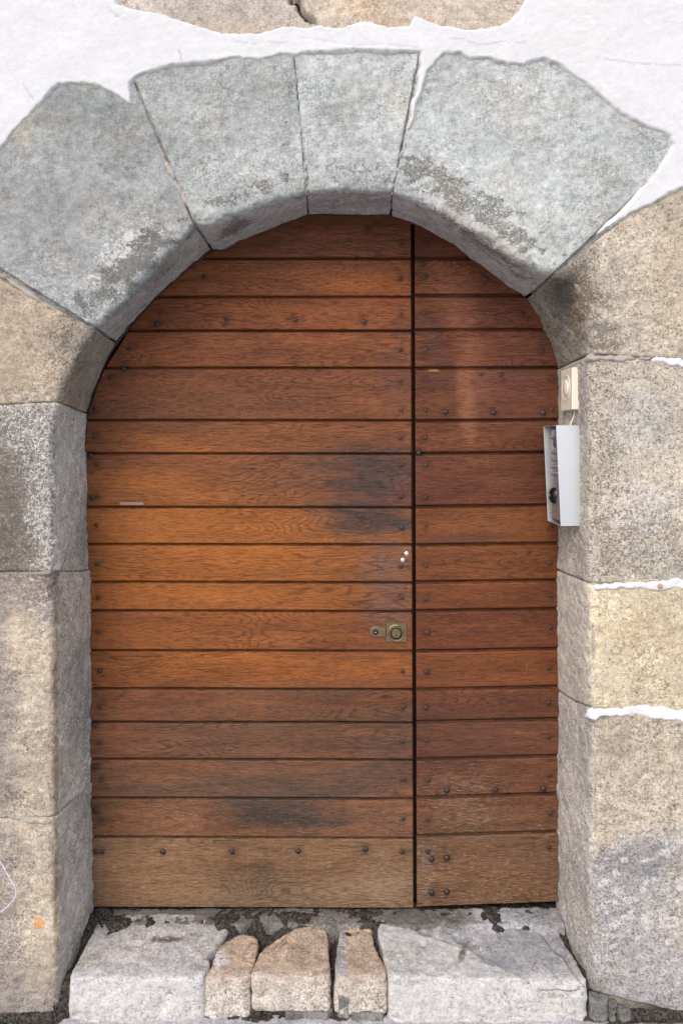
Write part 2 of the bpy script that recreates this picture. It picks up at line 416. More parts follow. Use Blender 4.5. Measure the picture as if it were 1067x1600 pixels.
def t_l1(X, Y, P, n, n2):
    T = base(X, (.35, .285, .215))*(1.0+.18*n[..., None])  # this and the lower left blocks tinted darker, imitating dimmer light there
    T = put(T, blob(X, Y, 120, 560, 45, 90, 20, .7, n), (.25, .23, .18), .75)
    T = put(T, blob(X, Y, 160, 545, 25, 60, 25, .7, n), (.34, .31, .25), .75)
    m = np.zeros(X.shape+(3,)); m[..., 0] = .18+blob(X, Y, 105, 540, 30, 60, 0, .8, n2, .6)*.35
    m[..., 1] = blob(X, Y, 60, 620, 90, 16, 0, .8, n)*.45; m[..., 2] = .8
    return np.clip(T, .02, .9), m
def t_l2(X, Y, P, n, n2):
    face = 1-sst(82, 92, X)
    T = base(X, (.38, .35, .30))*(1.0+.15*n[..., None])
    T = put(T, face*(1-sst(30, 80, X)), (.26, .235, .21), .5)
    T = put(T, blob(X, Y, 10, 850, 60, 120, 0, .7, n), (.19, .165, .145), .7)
    T = put(T, 1-face, (.58, .545, .465), .85)  # limewashed reveal, lifted further in tint for the missing side light
    T = put(T, blob(X, Y, 128, 850, 14, 60, 0, .8, n), (.27, .31, .25), .7)
    m = np.zeros(X.shape+(3,))
    m[..., 0] = face*.52+(1-face)*.24+blob(X, Y, 5, 800, 45, 120, 0, .8, n2)*.2
    m[..., 1] = face*(.62*(1-blob(X, Y, -10, 850, 55, 170, 0, .7, n)))+(1-face)*.40
    m[..., 2] = .75
    return np.clip(T, .02, .9), m
def t_l3(X, Y, P, n, n2):
    T = base(X, (.40, .34, .265))*(1.0+.16*n[..., None])
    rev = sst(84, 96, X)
    T = put(T, rev, (.56, .51, .42), .85)  # reveal painted paler to make up for weak ambient light
    T = put(T, (1-rev)*(1-sst(930, 1010, Y+n*25)), (.20, .17, .155), .8)
    T = put(T, blob(X, Y, 0, 1100, 30, 260, 0, .8, n), (.17, .155, .145), .7)
    T = put(T, blob(X, Y, 88, 1150, 4, 260, 0, .8, n2, .6), (.26, .17, .08), .7)
    T = put(T, blob(X, Y, 128, 1120, 16, 120, 0, .8, n), (.32, .33, .29), .6)
    m = np.zeros(X.shape+(3,)); m[..., 0] = .22; m[..., 1] = .22+blob(X, Y, 60, 960, 30, 80, 0, .8, n)*.2; m[..., 2] = .9
    return np.clip(T, .02, .9), m
def t_l4(X, Y, P, n, n2):
    T = base(X, (.43, .365, .285))*(1.0+.16*n[..., None])
    T = put(T, blob(X, Y, 0, 1440, 45, 160, 0, .7, n), (.23, .21, .19), .75)
    T = put(T, sst(1500, 1580, Y+n*20), (.22, .195, .185), .8)
    T = put(T, blob(X, Y, 88, 1380, 4, 130, 0, .8, n2, .5), (.28, .18, .08), .7)
    T = put(T, sst(88, 100, X), (.56, .52, .44), .8)  # reveal tint raised like the block above, standing in for ambient light
    T = put(T, blob(X, Y, 62, 1442, 8, 9, 0, .6, n2, .4), (.60, .28, .10), .8)
    m = np.zeros(X.shape+(3,)); m[..., 0] = .2; m[..., 1] = .2; m[..., 2] = .9
    return np.clip(T, .02, .9), m
def t_r1(X, Y, P, n, n2):
    T = base(X, (.44, .385, .305))*(1.0+.13*n[..., None])  # right jamb blocks tinted lighter, painting the brighter light on this side
    T = put(T, blob(X, Y, 1040, 400, 40, 120, 0, .9, n), (.45, .36, .25), .5)
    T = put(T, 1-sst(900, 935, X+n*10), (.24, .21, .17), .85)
    T = put(T, blob(X, Y, 885, 450, 26, 30, 0, .7, n), (.12, .115, .105), .8)
    T = put(T, blob(X, Y, 905, 480, 10, 40, 10, .7, n), (.45, .33, .2), .5)
    m = np.zeros(X.shape+(3,)); m[..., 0] = .34+blob(X, Y, 895, 455, 40, 70, 0, .7, n2, .6)*.35+blob(X, Y, 945, 530, 30, 25, 0, .7, n2, .5)*.3
    m[..., 1] = .25*sst(920, 960, X)+blob(X, Y, 900, 480, 18, 40, 0, .7, n)*.3; m[..., 2] = .65
    return np.clip(T, .02, .9), m
def t_r2(X, Y, P, n, n2):
    T = base(X, (.48, .425, .335))*(1.0+.12*n[..., None])
    T = put(T, blob(X, Y, 1000, 650, 50, 60, 0, .9, n), (.44, .43, .41), .6)
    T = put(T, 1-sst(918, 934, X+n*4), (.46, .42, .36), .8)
    T = put(T, sst(560, 610, Y)*(1-sst(0, 610, Y)), (.3, .3, .3), 0)
    m = np.zeros(X.shape+(3,)); m[..., 0] = .36+blob(X, Y, 940, 700, 30, 160, 0, .8, n2, .6)*.15+blob(X, Y, 990, 850, 90, 60, 0, .8, n2, .6)*.12
    m[..., 1] = .34+blob(X, Y, 1010, 790, 60, 50, 0, .9, n)*.25; m[..., 2] = .62
    return np.clip(T, .02, .9), m
def t_r3(X, Y, P, n, n2):
    T = base(X, (.52, .44, .31))*(1.0+.12*n[..., None])
    T = put(T, blob(X, Y, 1000, 990, 80, 40, 0, .9, n), (.48, .37, .23), .45)
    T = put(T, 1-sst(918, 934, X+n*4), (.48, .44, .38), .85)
    m = np.zeros(X.shape+(3,)); m[..., 0] = .29; m[..., 1] = .32; m[..., 2] = .7
    return np.clip(T, .02, .9), m
def t_r4(X, Y, P, n, n2):
    T = base(X, (.47, .405, .315))*(1.0+.12*n[..., None])
    low = sst(1290, 1350, Y+n*28)
    T = put(T, low, (.34, .33, .33), .9)
    T = put(T, low*blob(X, Y, 990, 1345, 90, 35, 0, .8, n), (.21, .21, .215), .6)
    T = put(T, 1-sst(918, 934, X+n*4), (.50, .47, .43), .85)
    T = put(T, blob(X, Y, 930, 1545, 22, 30, 0, .8, n), (.2, .18, .16), .7)
    m = np.zeros(X.shape+(3,)); m[..., 0] = .33+low*.05
    fl = (n2 > .62)*low*(X > 935)*(Y < 1480)
    for (cx, cy, rx, ry) in [(985, 1406, 14, 6), (978, 1433, 17, 5), (1010, 1440, 11, 8), (1045, 1440, 18, 9), (961, 1409, 4, 4), (957, 1479, 7, 6), (1020, 1377, 5, 4), (971, 1305, 6, 5), (1062, 1380, 10, 14), (1043, 1318, 6, 3), (1003, 1390, 5, 4), (980, 1452, 6, 5)]:
        fl = np.maximum(fl, blob(X, Y, cx, cy, rx, ry, 0, .3, n2, .4))
    m[..., 1] = np.maximum(.22, fl); m[..., 2] = .75
    return np.clip(T, .02, .9), m

k = lambda a_, *ls: None
make_stone('voussoir', [(-120, 345), (-90, 200), (0, 105), (100, 95), (205, 118)], [(152, 513), (190, 480), (240, 425), (275, 385), (303, 352)],
    [(177, 531), (200, 505), (240, 462), (290, 418), (328, 386)], t_v1, 11, rnd=.0025, label='darker grey block of the arch, lowest on the left')
make_stone('voussoir', [(207, 117), (300, 78), (457, 70)], [(305, 351), (330, 352), (380, 331), (430, 315), (479, 303)],
    [(330, 386), (345, 388), (370, 375), (430, 350), (481, 331)], t_v2, 23, rnd=.002)
make_stone('voussoir', [(458, 70), (560, 66), (657, 70)], [(480, 303), (545, 301), (612, 303)], [(482, 331), (545, 332), (611, 331)], t_v3, 37, rnd=.002, label='narrow grey keystone over the middle of the door')
make_stone('voussoir', [(662, 66), (760, 68), (855, 70), (960, 140), (1062, 205), (1075, 225)],
    [(613, 303), (650, 316), (700, 342), (750, 372), (800, 404), (845, 424), (863, 428)],
    [(612, 332), (648, 346), (700, 374), (750, 408), (795, 444), (825, 461)], t_v4, 41, rnd=.0025, label='large pale grey block of the arch, on the right')
make_stone('jamb_stone', [(-160, 352), (-160, 640)], [(151, 515), (133, 540), (110, 588), (92, 628)], [(176, 533), (163, 558), (152, 585), (141, 612), (133, 645)], t_l1, 53)
make_stone('jamb_stone', [(-160, 640), (-160, 900)], ycut(ARR_L, 628, 892), ycut(INN_L, 645, 893), t_l2, 61, relief=1.3, chips=1.6)
make_stone('jamb_stone', [(-160, 900), (-160, 1285)], ycut(ARR_L, 892, 1278), ycut(INN_L, 893, 1228), t_l3, 73, relief=1.4, rnd=.002)
make_stone('jamb_stone', [(-160, 1285), (-160, 1588)], ycut(ARR_L, 1278, 1584), ycut(INN_L, 1228, 1520), t_l4, 83, relief=1.4, rnd=.002)
make_stone('jamb_stone', [(1230, 130), (1230, 572)], [(864, 431), (893, 440), (908, 462), (917, 500), (920, 553)], [(826, 464), (846, 497), (860, 528), (870, 556), (875, 575)], t_r1, 97, rnd=.006)
make_stone('jamb_stone', [(1230, 574), (1230, 915)], ycut(ARR_R, 554, 912), ycut(INN_R, 576, 892), t_r2, 101, rnd=.006)
make_stone('jamb_stone', [(1230, 916), (1230, 1128)], ycut(ARR_R, 913, 1106), ycut(INN_R, 893, 1083), t_r3, 113)
make_stone('jamb_stone', [(1230, 1129), (1230, 1628)], ycut(ARR_R, 1107, 1550), ycut(INN_R, 1084, 1520), t_r4, 127, relief=1.3)

# ------------------------------------------------------------------ distance to a polygon / polyline in photo pixels
def seg_dist(X, Y, pts, closed=False):
    p = np.array(pts, float); d = np.full(X.shape, 1e9)
    q = np.r_[p, p[:1]] if closed else p
    for (x0, y0), (x1, y1) in zip(q[:-1], q[1:]):
        vx, vy = x1-x0, y1-y0; t = np.clip(((X-x0)*vx+(Y-y0)*vy)/(vx*vx+vy*vy+1e-9), 0, 1)
        d = np.minimum(d, np.hypot(X-x0-t*vx, Y-y0-t*vy))
    return d
def inside(X, Y, pts):
    p = np.array(pts, float); r = np.zeros(X.shape, bool); j = len(p)-1
    for i in range(len(p)):
        c = (p[i, 1] > Y) != (p[j, 1] > Y)
        with np.errstate(divide='ignore', invalid='ignore'):
            xx = (p[j, 0]-p[i, 0])*(Y-p[i, 1])/(p[j, 1]-p[i, 1]+1e-12)+p[i, 0]
        r ^= c & (X < xx); j = i
    return r
def sdf(X, Y, pts):   # positive inside
    return seg_dist(X, Y, pts, True)*np.where(inside(X, Y, pts), 1, -1)

# plaster region, traced
PL_LOW = [(-400, 300), (-60, 262), (0, 238), (28, 203), (60, 168), (78, 145), (92, 133), (130, 131), (152, 134), (172, 145), (200, 161), (206, 163), (204, 140), (205, 128), (225, 117), (255, 107), (292, 101), (350, 97), (368, 92), (400, 96), (428, 91), (440, 86), (450, 85), (457, 90), (470, 83), (500, 83), (560, 80), (600, 82), (655, 83), (655, 105), (650, 135), (643, 170), (637, 204), (642, 202), (650, 172), (660, 140), (668, 115), (680, 97), (698, 84), (718, 84), (732, 93), (765, 93), (790, 101), (815, 104), (828, 97), (848, 94), (870, 102), (890, 117), (915, 133), (935, 152), (968, 178), (1000, 197), (1030, 205), (1046, 214), (1049, 230), (1036, 253), (1020, 272), (1000, 296), (975, 325), (950, 348), (935, 363), (958, 352), (985, 335), (1010, 322), (1040, 306), (1067, 294), (1150, 270), (1500, 240)]
PL_HOLE = [(176, -5), (186, 8), (215, 16), (250, 22), (270, 30), (300, 38), (335, 49), (352, 53), (400, 54), (418, 50), (432, 44), (455, 42), (480, 44), (500, 40), (538, 44), (552, 37), (570, 34), (585, 36), (605, 44), (625, 42), (640, 42), (645, 26), (660, 30), (680, 38), (700, 42), (735, 48), (755, 45), (775, 42), (795, 35), (812, 18), (822, -5), (825, -60), (700, -140), (420, -150), (220, -120)]
pl_poly = [(-3000, 300)] + PL_LOW + [(3000, 240), (3000, -3000), (-3000, -3000)]
# outside the picture the plaster also closes the wall left and right of the jamb stones
sideL = [(-3000, 200), (-150, 250), (-150, 1800), (-3000, 1800)]; sideR = [(1222, 200), (3000, 200), (3000, 1800), (1222, 1800)]
OPEN = [(70, 1700), (60, 700), (75, 560), (120, 490), (200, 430), (330, 320), (480, 280), (620, 280), (760, 350), (900, 400), (950, 500), (950, 1700)]

def axis(lo, hi, a_, b_, d):
    m = np.arange(a_, b_, d); l = a_-d*np.cumsum(1.25**np.arange(1, 60)); l = l[l > lo][::-1]; r = b_+d*np.cumsum(1.25**np.arange(0, 60)); r = r[r < hi]
    return np.r_[lo, l, m, r, hi]
gx = axis(-2.2, 2.2, PW(-12, 0)[0], PW(1080, 0)[0], .0032); gz = axis(-.02, 3.6, PW(0, 420)[2], PW(0, -12)[2], .0032)
GX, GZ = np.meshgrid(gx, gz); GP = np.stack([GX, np.zeros_like(GX), GZ], -1); X, Y = WP(GP)
n1 = fbm(GP, 28, 3, 200); n2 = fbm(GP, 75, 3, 210)
d = sdf(X+n1*2.6, Y+n2*1.6, pl_poly)
hole = sdf(X+n1*2.6, Y+n2*1.8, PL_HOLE)
d = np.minimum(d, -hole); d = np.maximum(d, np.maximum(sdf(X, Y, sideL), sdf(X, Y, sideR)))
th = -.0015-.0055*sst(0, 3.0, d)+.016*(1-sst(-5, 0.5, d))+.04*(1-sst(-26, -8, d))
lump = .0022*fbm(GP, 5, 3, 220)+.0004*fbm(GP, 30, 3, 230)+.0005*n2
# trowelled ridge where a later coat ends, left and top right
GY = th-lump*sst(-3, 6, d)
for pts, dep in (([(470, 62), (540, 72), (610, 74), (655, 78)], .0012), ([(85, 280-145), (98, 152)], .0012), ([(40, 137), (48, 150), (55, 160)], .0015), ([(180, 32), (200, 24)], .0015)):
    GY += dep*np.exp(-(seg_dist(X+n2*2, Y+n1*2, pts)/1.6)**2)
GP[..., 1] = GY
keep = ~inside(X, Y, OPEN); km = keep[:-1, :-1] & keep[1:, 1:] & keep[1:, :-1] & keep[:-1, 1:]
T = base(X, (.575, .575, .58))*(1+.03*n1[..., None])
for cr in ([(38, 132), (47, 146), (56, 161)], [(172, 14), (186, 30), (199, 33)], [(280, 78), (286, 95)], [(940, 95), (990, 101), (1060, 104)], [(700, 62), (760, 70), (820, 66)], [(360, 66), (420, 70), (450, 66)]):
    T = put(T, np.exp(-(seg_dist(X+n2*2.5, Y+n1*3, cr)/1.1)**2)*(n2 > -.5), (.30, .29, .27), .55); T = put(T, (1-sst(.5, 3.0, d))*(n2 > .1), (.5, .47, .42), .5)
mesh_obj('plaster', GP.reshape(-1, 3), grid_faces(*GX.shape, mask=km), M['plaster'], wall, dict(tint=T.reshape(-1, 3)))

# bare stones at the top
def flat_stone(name, poly, col, seed, label=None):
    xs = np.arange(min(p[0] for p in poly)-4, max(p[0] for p in poly)+4, 2.4); ys = np.arange(min(p[1] for p in poly)-4, max(p[1] for p in poly)+4, 2.4)
    XX, YY = np.meshgrid(xs, ys); P = PW(XX, YY, 0.0); a1 = fbm(P, 20, 3, seed); a2 = fbm(P, 90, 2, seed+4)
    dd = sdf(XX+a1*2, YY+a2*2, poly)
    P[..., 1] = .030-.030*np.sqrt(np.clip(dd/6.0, 0, 1))-.003*fbm(P, 7, 2, seed+1)-.0015*a1-.001*a2
    k_ = dd > -2; km = k_[:-1, :-1] & k_[1:, 1:] & k_[1:, :-1] & k_[:-1, 1:]
    n = fbm(P, 9, 4, seed+7); T = base(XX, col)*(1+.14*n[..., None])
    T = put(T, blob(XX, YY, 560, 10, 60, 22, 0, .9, n), (.60, .44, .27), .5)
    T = put(T, blob(XX, YY, 620, 34, 60, 12, 0, .9, n), (.40, .27, .17), .45)
    T = put(T, 1-sst(2, 18, -YY+45-0*XX+n*6), (.45, .35, .25), .3)
    m = np.zeros(XX.shape+(3,)); m[..., 0] = .13; m[..., 1] = .3; m[..., 2] = .6
    o = mesh_obj(name, P.reshape(-1, 3), grid_faces(*XX.shape, flip=True, mask=km), M['stone'], wall, dict(tint=T.reshape(-1, 3), mask=m.reshape(-1, 3)))
    if label: o['label'] = label
flat_stone('bare_stone', [(140, -130), (440, -170), (452, -10), (455, 3), (466, 6), (468, 16), (476, 26), (490, 36), (500, 62), (400, 75), (250, 50), (150, 30)], (.42, .37, .32), 301)
flat_stone('bare_stone', [(441, -170), (860, -120), (850, 30), (790, 65), (503, 62), (493, 35), (479, 25), (471, 15), (468, 4), (457, 1), (454, -10)], (.43, .365, .295), 311)

# mortar joints: strips of plaster worked into the seams
def joint(name, pts, w0, dep, seed, white=True, label=None, col=None):
    p = polyline(pts, 200); dpx = 2.0; XX, YY = np.meshgrid(np.arange(p[:, 0].min()-16, p[:, 0].max()+16, dpx), np.arange(p[:, 1].min()-16, p[:, 1].max()+16, dpx))
    P = PW(XX, YY, 0.0); a1 = fbm(P, 25, 3, seed); a2 = fbm(P, 80, 2, seed+4)
    q = np.array(pts, float); dd = np.full(XX.shape, -1e9)
    ws = np.interp(np.linspace(0, 1, len(p)), np.linspace(0, 1, len(w0)), w0)
    best = np.full(XX.shape, 1e9)
    for (x_, y_), ww in zip(p[::2], ws[::2]):
        best = np.minimum(best, np.hypot(XX-x_, YY-y_)-ww)
    dd = -best+a1*2.2+a2*1.9
    P[..., 1] = .012-(.012+dep)*sst(-2.0, 2.0, dd)-.0014*a1-.0010*a2
    k_ = dd > -4; km = k_[:-1, :-1] & k_[1:, 1:] & k_[1:, :-1] & k_[:-1, 1:]
    c = ((.64, .64, .66) if white else (.36, .32, .28)) if col is None else col
    T = base(XX, c)*(1+.04*a1[..., None]); T = put(T, (1-sst(.5, 3, dd)), np.array(c)*.8, .5)
    o = mesh_obj(name, P.reshape(-1, 3), grid_faces(*XX.shape, flip=True, mask=km), M['plaster'], doorway, dict(tint=T.reshape(-1, 3)))
    if label: o['label'] = label
joint('mortar_joint', [(1020, 562), (1040, 563), (1067, 568), (1120, 572), (1200, 573)], [5, 9, 9, 9], .0035, 401)
joint('mortar_joint', [(934, 918), (965, 916), (1000, 915), (1035, 915), (1067, 911), (1200, 912)], [3.5, 6.5, 9, 9.5, 9.5, 8], .0035, 411)
joint('mortar_joint', [(927, 1117), (945, 1113), (980, 1110), (1010, 1110), (1040, 1114), (1067, 1117), (1200, 1124)], [6.5, 9.5, 11, 10, 8.5, 8], .0035, 421)
joint('mortar_joint', [(251, 235), (262, 258), (278, 292), (292, 318), (303, 338)], [2.5, 5.2, 4.0, 7.0, 4.5], .003, 431, False, 'beige mortar wedge between the two left arch blocks')
joint('mortar_joint', [(925, 561), (960, 560), (1012, 561)], [4, 5, 5], .004, 441, False)
joint('mortar_joint', [(457, 90), (463, 140), (469, 200), (477, 262), (480, 298)], [2.6, 2.8, 3, 2.8, 2.4], .0030, 461, False, 'thin grey filling of the joint beside the keystone', (.29, .305, .295))
joint('mortar_joint', [(-10, 421), (50, 463), (88, 486)], [3.5, 4, 2], .001, 501, False, None, (.30, .26, .215))
joint('mortar_joint', [(0, 640), (40, 635), (80, 628)], [4, 4, 3], .002, 471, False, None, (.37, .33, .28))
joint('mortar_joint', [(0, 900), (40, 899), (78, 893)], [4, 4, 3], .002, 481, False, None, (.24, .21, .185))
joint('mortar_joint', [(612, 300), (620, 262), (628, 238)], [1.2, 1.6, 1.5], .001, 491, False, None, (.33, .34, .33))
joint('mortar_joint', [(20, 1276), (50, 1284), (72, 1287), (86, 1282)], [1.5, 2.5, 3, 2], .003, 451, False)

# solid masonry behind the faces
def box(name, lo, hi, mat, parent):
    V = [(x, y, z) for x in (lo[0], hi[0]) for y in (lo[1], hi[1]) for z in (lo[2], hi[2])]
    F = [(0, 1, 3, 2), (4, 6, 7, 5), (0, 4, 5, 1), (2, 3, 7, 6), (0, 2, 6, 4), (1, 5, 7, 3)]
    return mesh_obj(name, V, F, mat, parent, smooth=False)
def merge_boxes(name, boxes, mat, parent):
    V, F = [], []
    for lo, hi in boxes:
        b_ = len(V); V += [(x, y, z) for x in (lo[0], hi[0]) for y in (lo[1], hi[1]) for z in (lo[2], hi[2])]
        F += [tuple(i+b_ for i in f) for f in [(0, 1, 3, 2), (4, 6, 7, 5), (0, 4, 5, 1), (2, 3, 7, 6), (0, 2, 6, 4), (1, 5, 7, 3)]]
    return mesh_obj(name, V, F, mat, parent, smooth=False)
merge_boxes('masonry_core', [((-2.2, .045, -.1), (-.72, .7, 3.6)), ((.72, .045, -.1), (2.2, .7, 3.6)), ((-.72, .045, 2.22), (.72, .7, 3.6)), ((-.72, .5, -.1), (.72, .7, 2.22))], M['core'], wall)
# joint bed just behind the faces so that no seam is see-through
def bed():
    us = 220; xs = []
    A = np.r_[smooth_line(polyline(ARR_L, 70), 3), polyline([(155, 511), (240, 424), (303, 352), (380, 330), (480, 303), (613, 303), (700, 342), (800, 404), (863, 430)], 70)[1:-1], smooth_line(polyline(ARR_R, 70), 3)]
    I = np.r_[polyline(INN_L, 70), polyline([(179, 529), (240, 461), (330, 386), (430, 349), (481, 331), (612, 331), (700, 374), (826, 462)], 70)[1:-1], polyline(INN_R, 70)]
    ctr = np.array([510, 700.0]); o2 = A+(A-ctr)/np.linalg.norm(A-ctr, axis=1, keepdims=True)*np.array([230, 230])
    off = np.array([0, .010, 0])
    def push(p3, amt):  # away from the opening
        c3 = PW(*ctr, 0.0); q = p3.copy(); v = q-c3; v[:, 1] = 0; v[:, 2] = np.where(A[:, 1] > 700, 0, v[:, 2]); v /= np.linalg.norm(v, axis=1, keepdims=True)+1e-9
        return q+v*amt
    rows = [PW(*o2.T, .008), push(PW(*A.T, .008), .009), push(PW(*I.T, RV), .009), push(PW(*I.T, RV+.05), .009)]
    P = np.stack(rows); n_ = P.shape[1]
    f = grid_faces(4, n_)
    jm = ((np.arange(n_) < 68) | (np.arange(n_) > n_-69)).astype(float)[None, :]*np.ones((4, 1))
    T = put(base(P[..., 0], (.29, .29, .28)), jm, (.36, .32, .27)); T = put(T, 1-sst(.05, .10, P[..., 2]), (.03, .026, .02)); m = base(P[..., 0], (0, 0, .7))
    mesh_obj('joint_bed', P.reshape(-1, 3), f.tolist(), M['stone'], doorway, dict(tint=T.reshape(-1, 3), mask=m.reshape(-1, 3)))
bed()

# ------------------------------------------------------------------ the door
YD = RV+.022      # face of the door leaves
KD = S*(D+YD)/D
def DX(px): return (px-VX)*KD
def DZ(py): return CZ+(VY-py)*KD
LEFT_Y = [333, 404, 464, 517, 575, 657, 709, 793, 851, 910, 955, 1017, 1077, 1129, 1187, 1248, 1309, 1420]
RIGHT_Y = [340, 404, 462, 516, 576, 658, 709, 792, 852, 910, 955, 1018, 1078, 1129, 1187, 1247, 1307, 1421]
EDGE_L = [(475, 326), (430, 350), (380, 372), (338, 390), (316, 404), (279, 434), (243, 467), (209, 505), (181, 550), (163, 578), (150, 610), (137, 650), (133, 700), (134, 780), (136, 880), (138, 1000), (141, 1150), (143, 1300), (145, 1421)]
EDGE_R = [(652, 345), (700, 368), (750, 402), (800, 440), (835, 480), (858, 520), (872, 560), (878, 600), (878, 700), (876, 800), (875, 1000), (875, 1200), (874, 1412)]
PHUE = [(.15, .043, .014), (.22, .066, .019), (.185, .052, .016), (.20, .062, .022), (.15, .052, .023), (.165, .058, .023), (.135, .050, .025), (.225, .080, .022), (.22, .078, .022), (.21, .072, .022), (.18, .060, .022), (.24, .080, .022), (.155, .064, .033), (.145, .066, .037), (.165, .080, .042), (.15, .080, .045), (.19, .105, .055)]

def door_leaf(parent, side):
    ys = LEFT_Y if side == 'L' else RIGHT_Y
    prof = [0, 1.0, 2.0, 2.8, 3.6, 5.0]   # photo px either side of a groove
    rows = []
    for i in range(len(ys)-1):
        a_, b_ = ys[i], ys[i+1]
        mid = np.linspace(a_+6.5, b_-6.5, max(4, int((b_-a_-13)/4)))
        for p_ in prof: rows.append((a_+p_, i))
        for p_ in mid: rows.append((p_, i))
        for p_ in prof[::-1]: rows.append((b_-p_, i))
    rows = [(y_, i) for y_, i in rows]
    ry = np.array([r[0] for r in rows]); rid = np.array([r[1] for r in rows])
    E = np.array(EDGE_L if side == 'L' else EDGE_R, float)
    if side == 'L':
        xl = np.interp(ry, E[:, 1], E[:, 0]); xl[ry < 350] = np.interp(ry[ry < 350], [333, 350], [478, 430]); xr = np.interp(ry, [333, 1421], [641.5, 645.5])
    else:
        xl = np.interp(ry, [340, 1421], [647.5, 651.5]); xr = np.interp(ry, E[:, 1], E[:, 0]); xr = np.maximum(xr, xl+1)
    nc = 210 if side == 'L' else 100
    t = np.linspace(0, 1, nc)
    XX = xl[:, None]+(xr-xl)[:, None]*t; YY = np.repeat(ry[:, None], nc, 1)
    # left leaf: soft top edge sits under the arch; right leaf: planks rise slightly to the right
    if side == 'R': YY = YY-(XX-650)/225*np.interp(YY, [340, 700, 1000, 1421], [0, 2, 4, 9])
    else: YY = YY+(XX-400)/250*np.interp(YY, [340, 1421], [0, 1.0])
    # groove profile
    yb = np.array(ys, float); dg = np.abs(ry[:, None]-yb[None]).min(1); below = np.array([np.min(np.where(ry[j]-yb >= 0, ry[j]-yb, 1e9)) for j in range(len(ry))])
    dg = dg*(1.55 if side == 'L' else 1.2)
    dep = np.where(dg < 1.5, .0100, 0)+np.where(dg >= 1.5, .0075*(1-sst(1.5, 4.4, dg)), 0)
    # every plank stands a hair differently
    rg = np.random.RandomState(5 if side == 'L' else 9); offs = rg.uniform(-.0013, .0013, len(ys)-1)
    P = np.stack([(XX-VX)*KD, np.zeros_like(XX)+YD, CZ+(VY-YY)*KD], -1)
    idc = rid+(0 if side == 'L' else 40)
    wob = .0012*fbm(P, 3.5, 2, 500+(side == 'R'))+.0009*vnoise(P*np.array([1, 1, 0])+np.stack([0*XX, idc[:, None]*9.0+0*XX, 0*XX], -1), 2.0, 510)
    P[..., 1] += dep[:, None]+offs[rid][:, None]+wob
    n = fbm(P, 5, 4, 520); n2_ = fbm(P, 22, 3, 530, an=(1, 1, 3)); n3 = fbm(P, 2.2, 3, 540, an=(1, 1, 5))
    hue = np.array(PHUE); hue = (hue*.55+hue[:16].mean(0)*.45); hue[16] = PHUE[16]; hue = hue[rid]; T = np.repeat(hue[:, None, :]*np.array([.82, .79, .77]), nc, 1)*(1+.22*n[..., None]+.14*n2_[..., None])
    nst = n*.5+n3*.6+n2_*.25+.7*fbm(P, 4, 4, 555, an=(1, 1, 9))
    if side == 'R':
        g = T.mean(-1, keepdims=True); T = T*.74+g*.0
        T = T*np.array([.95, .90, 1.0])
    PURP = (.11, .062, .05); OR = (.33, .115, .022); GRY = (.085, .062, .048); RED = (.19, .055, .022)
    def st(cx, cy, rx, ry_, ang, c, k_, soft=.8, am=.5): 
        nonlocal T; T = put(T, blob(XX, YY, cx, cy, rx, ry_, ang, soft, nst, am*1.3), np.array(c)*np.array([.86, .82, .80]), k_)
    if side == 'L':
        st(240, 825, 90, 22, 3, (.27, .10, .026), .6); st(300, 870, 130, 26, 0, OR, .42); st(330, 930, 170, 20, 0, (.27, .09, .022), .4); st(420, 1045, 180, 20, 0, (.31, .10, .022), .55)  # orange patches at centre left paint a warm reflected gloss
        st(560, 440, 80, 14, 5, (.32, .10, .022), .65); st(430, 490, 110, 16, 4, (.24, .075, .02), .5); st(250, 690, 90, 14, 8, OR, .4); st(330, 900, 150, 150, 0, (.25, .085, .022), .35)
        st(340, 860, 240, 190, 0, (.34, .115, .02), .45, .9, .3); st(400, 1170, 280, 90, 0, (.105, .060, .038), .65); st(200, 1230, 90, 60, 0, (.14, .07, .035), .4); st(500, 370, 160, 60, 0, (.11, .042, .022), .6); st(300, 640, 200, 40, 0, (.12, .052, .026), .5); st(580, 750, 105, 62, 0, (.045, .036, .038), .95, .9, .3); st(560, 815, 80, 30, 0, (.055, .042, .040), .85); st(610, 890, 50, 45, 0, (.13, .085, .075), .65)  # broad honey glow painted in; dark patch at the top paints arch shade
        st(610, 960, 45, 45, 0, (.12, .075, .062), .6); st(470, 740, 120, 40, 0, (.12, .062, .04), .45)
        st(470, 1275, 130, 30, 0, (.045, .035, .030), .9); st(430, 1232, 170, 22, 0, (.085, .058, .043), .6); st(600, 1210, 60, 60, 0, (.085, .055, .045), .5)
        st(200, 1380, 60, 60, 0, (.17, .095, .045), .4); st(410, 1370, 14, 46, 0, (.07, .042, .028), .45); st(500, 1400, 200, 25, 0, (.22, .15, .09), .5)
        st(620, 575, 26, 70, 0, (.11, .05, .035), .5); st(560, 365, 90, 25, 0, (.13, .043, .018), .4)  # last patch darkens the top planks as painted shade under the arch
    else:
        st(730, 520, 28, 120, -14, (.26, .105, .058), .5, .8, .5); st(730, 640, 15, 80, -4, (.30, .13, .07), .55, .8, .5); st(690, 460, 22, 60, -20, (.22, .085, .04), .3, .5, .4)
        st(680, 540, 26, 60, -10, (.085, .036, .028), .5, .6); st(810, 560, 70, 110, 0, (.125, .048, .034), .5)
        st(760, 850, 90, 60, 0, (.21, .075, .026), .5); st(740, 985, 12, 5, 15, (.05, .028, .02), .8, .5); st(740, 1050, 100, 60, 0, (.20, .068, .024), .3)
        st(760, 1140, 130, 60, 0, (.095, .042, .028), .6); st(760, 1370, 100, 50, 0, (.175, .088, .036), .6); st(760, 1290, 110, 90, 0, (.135, .07, .036), .5)
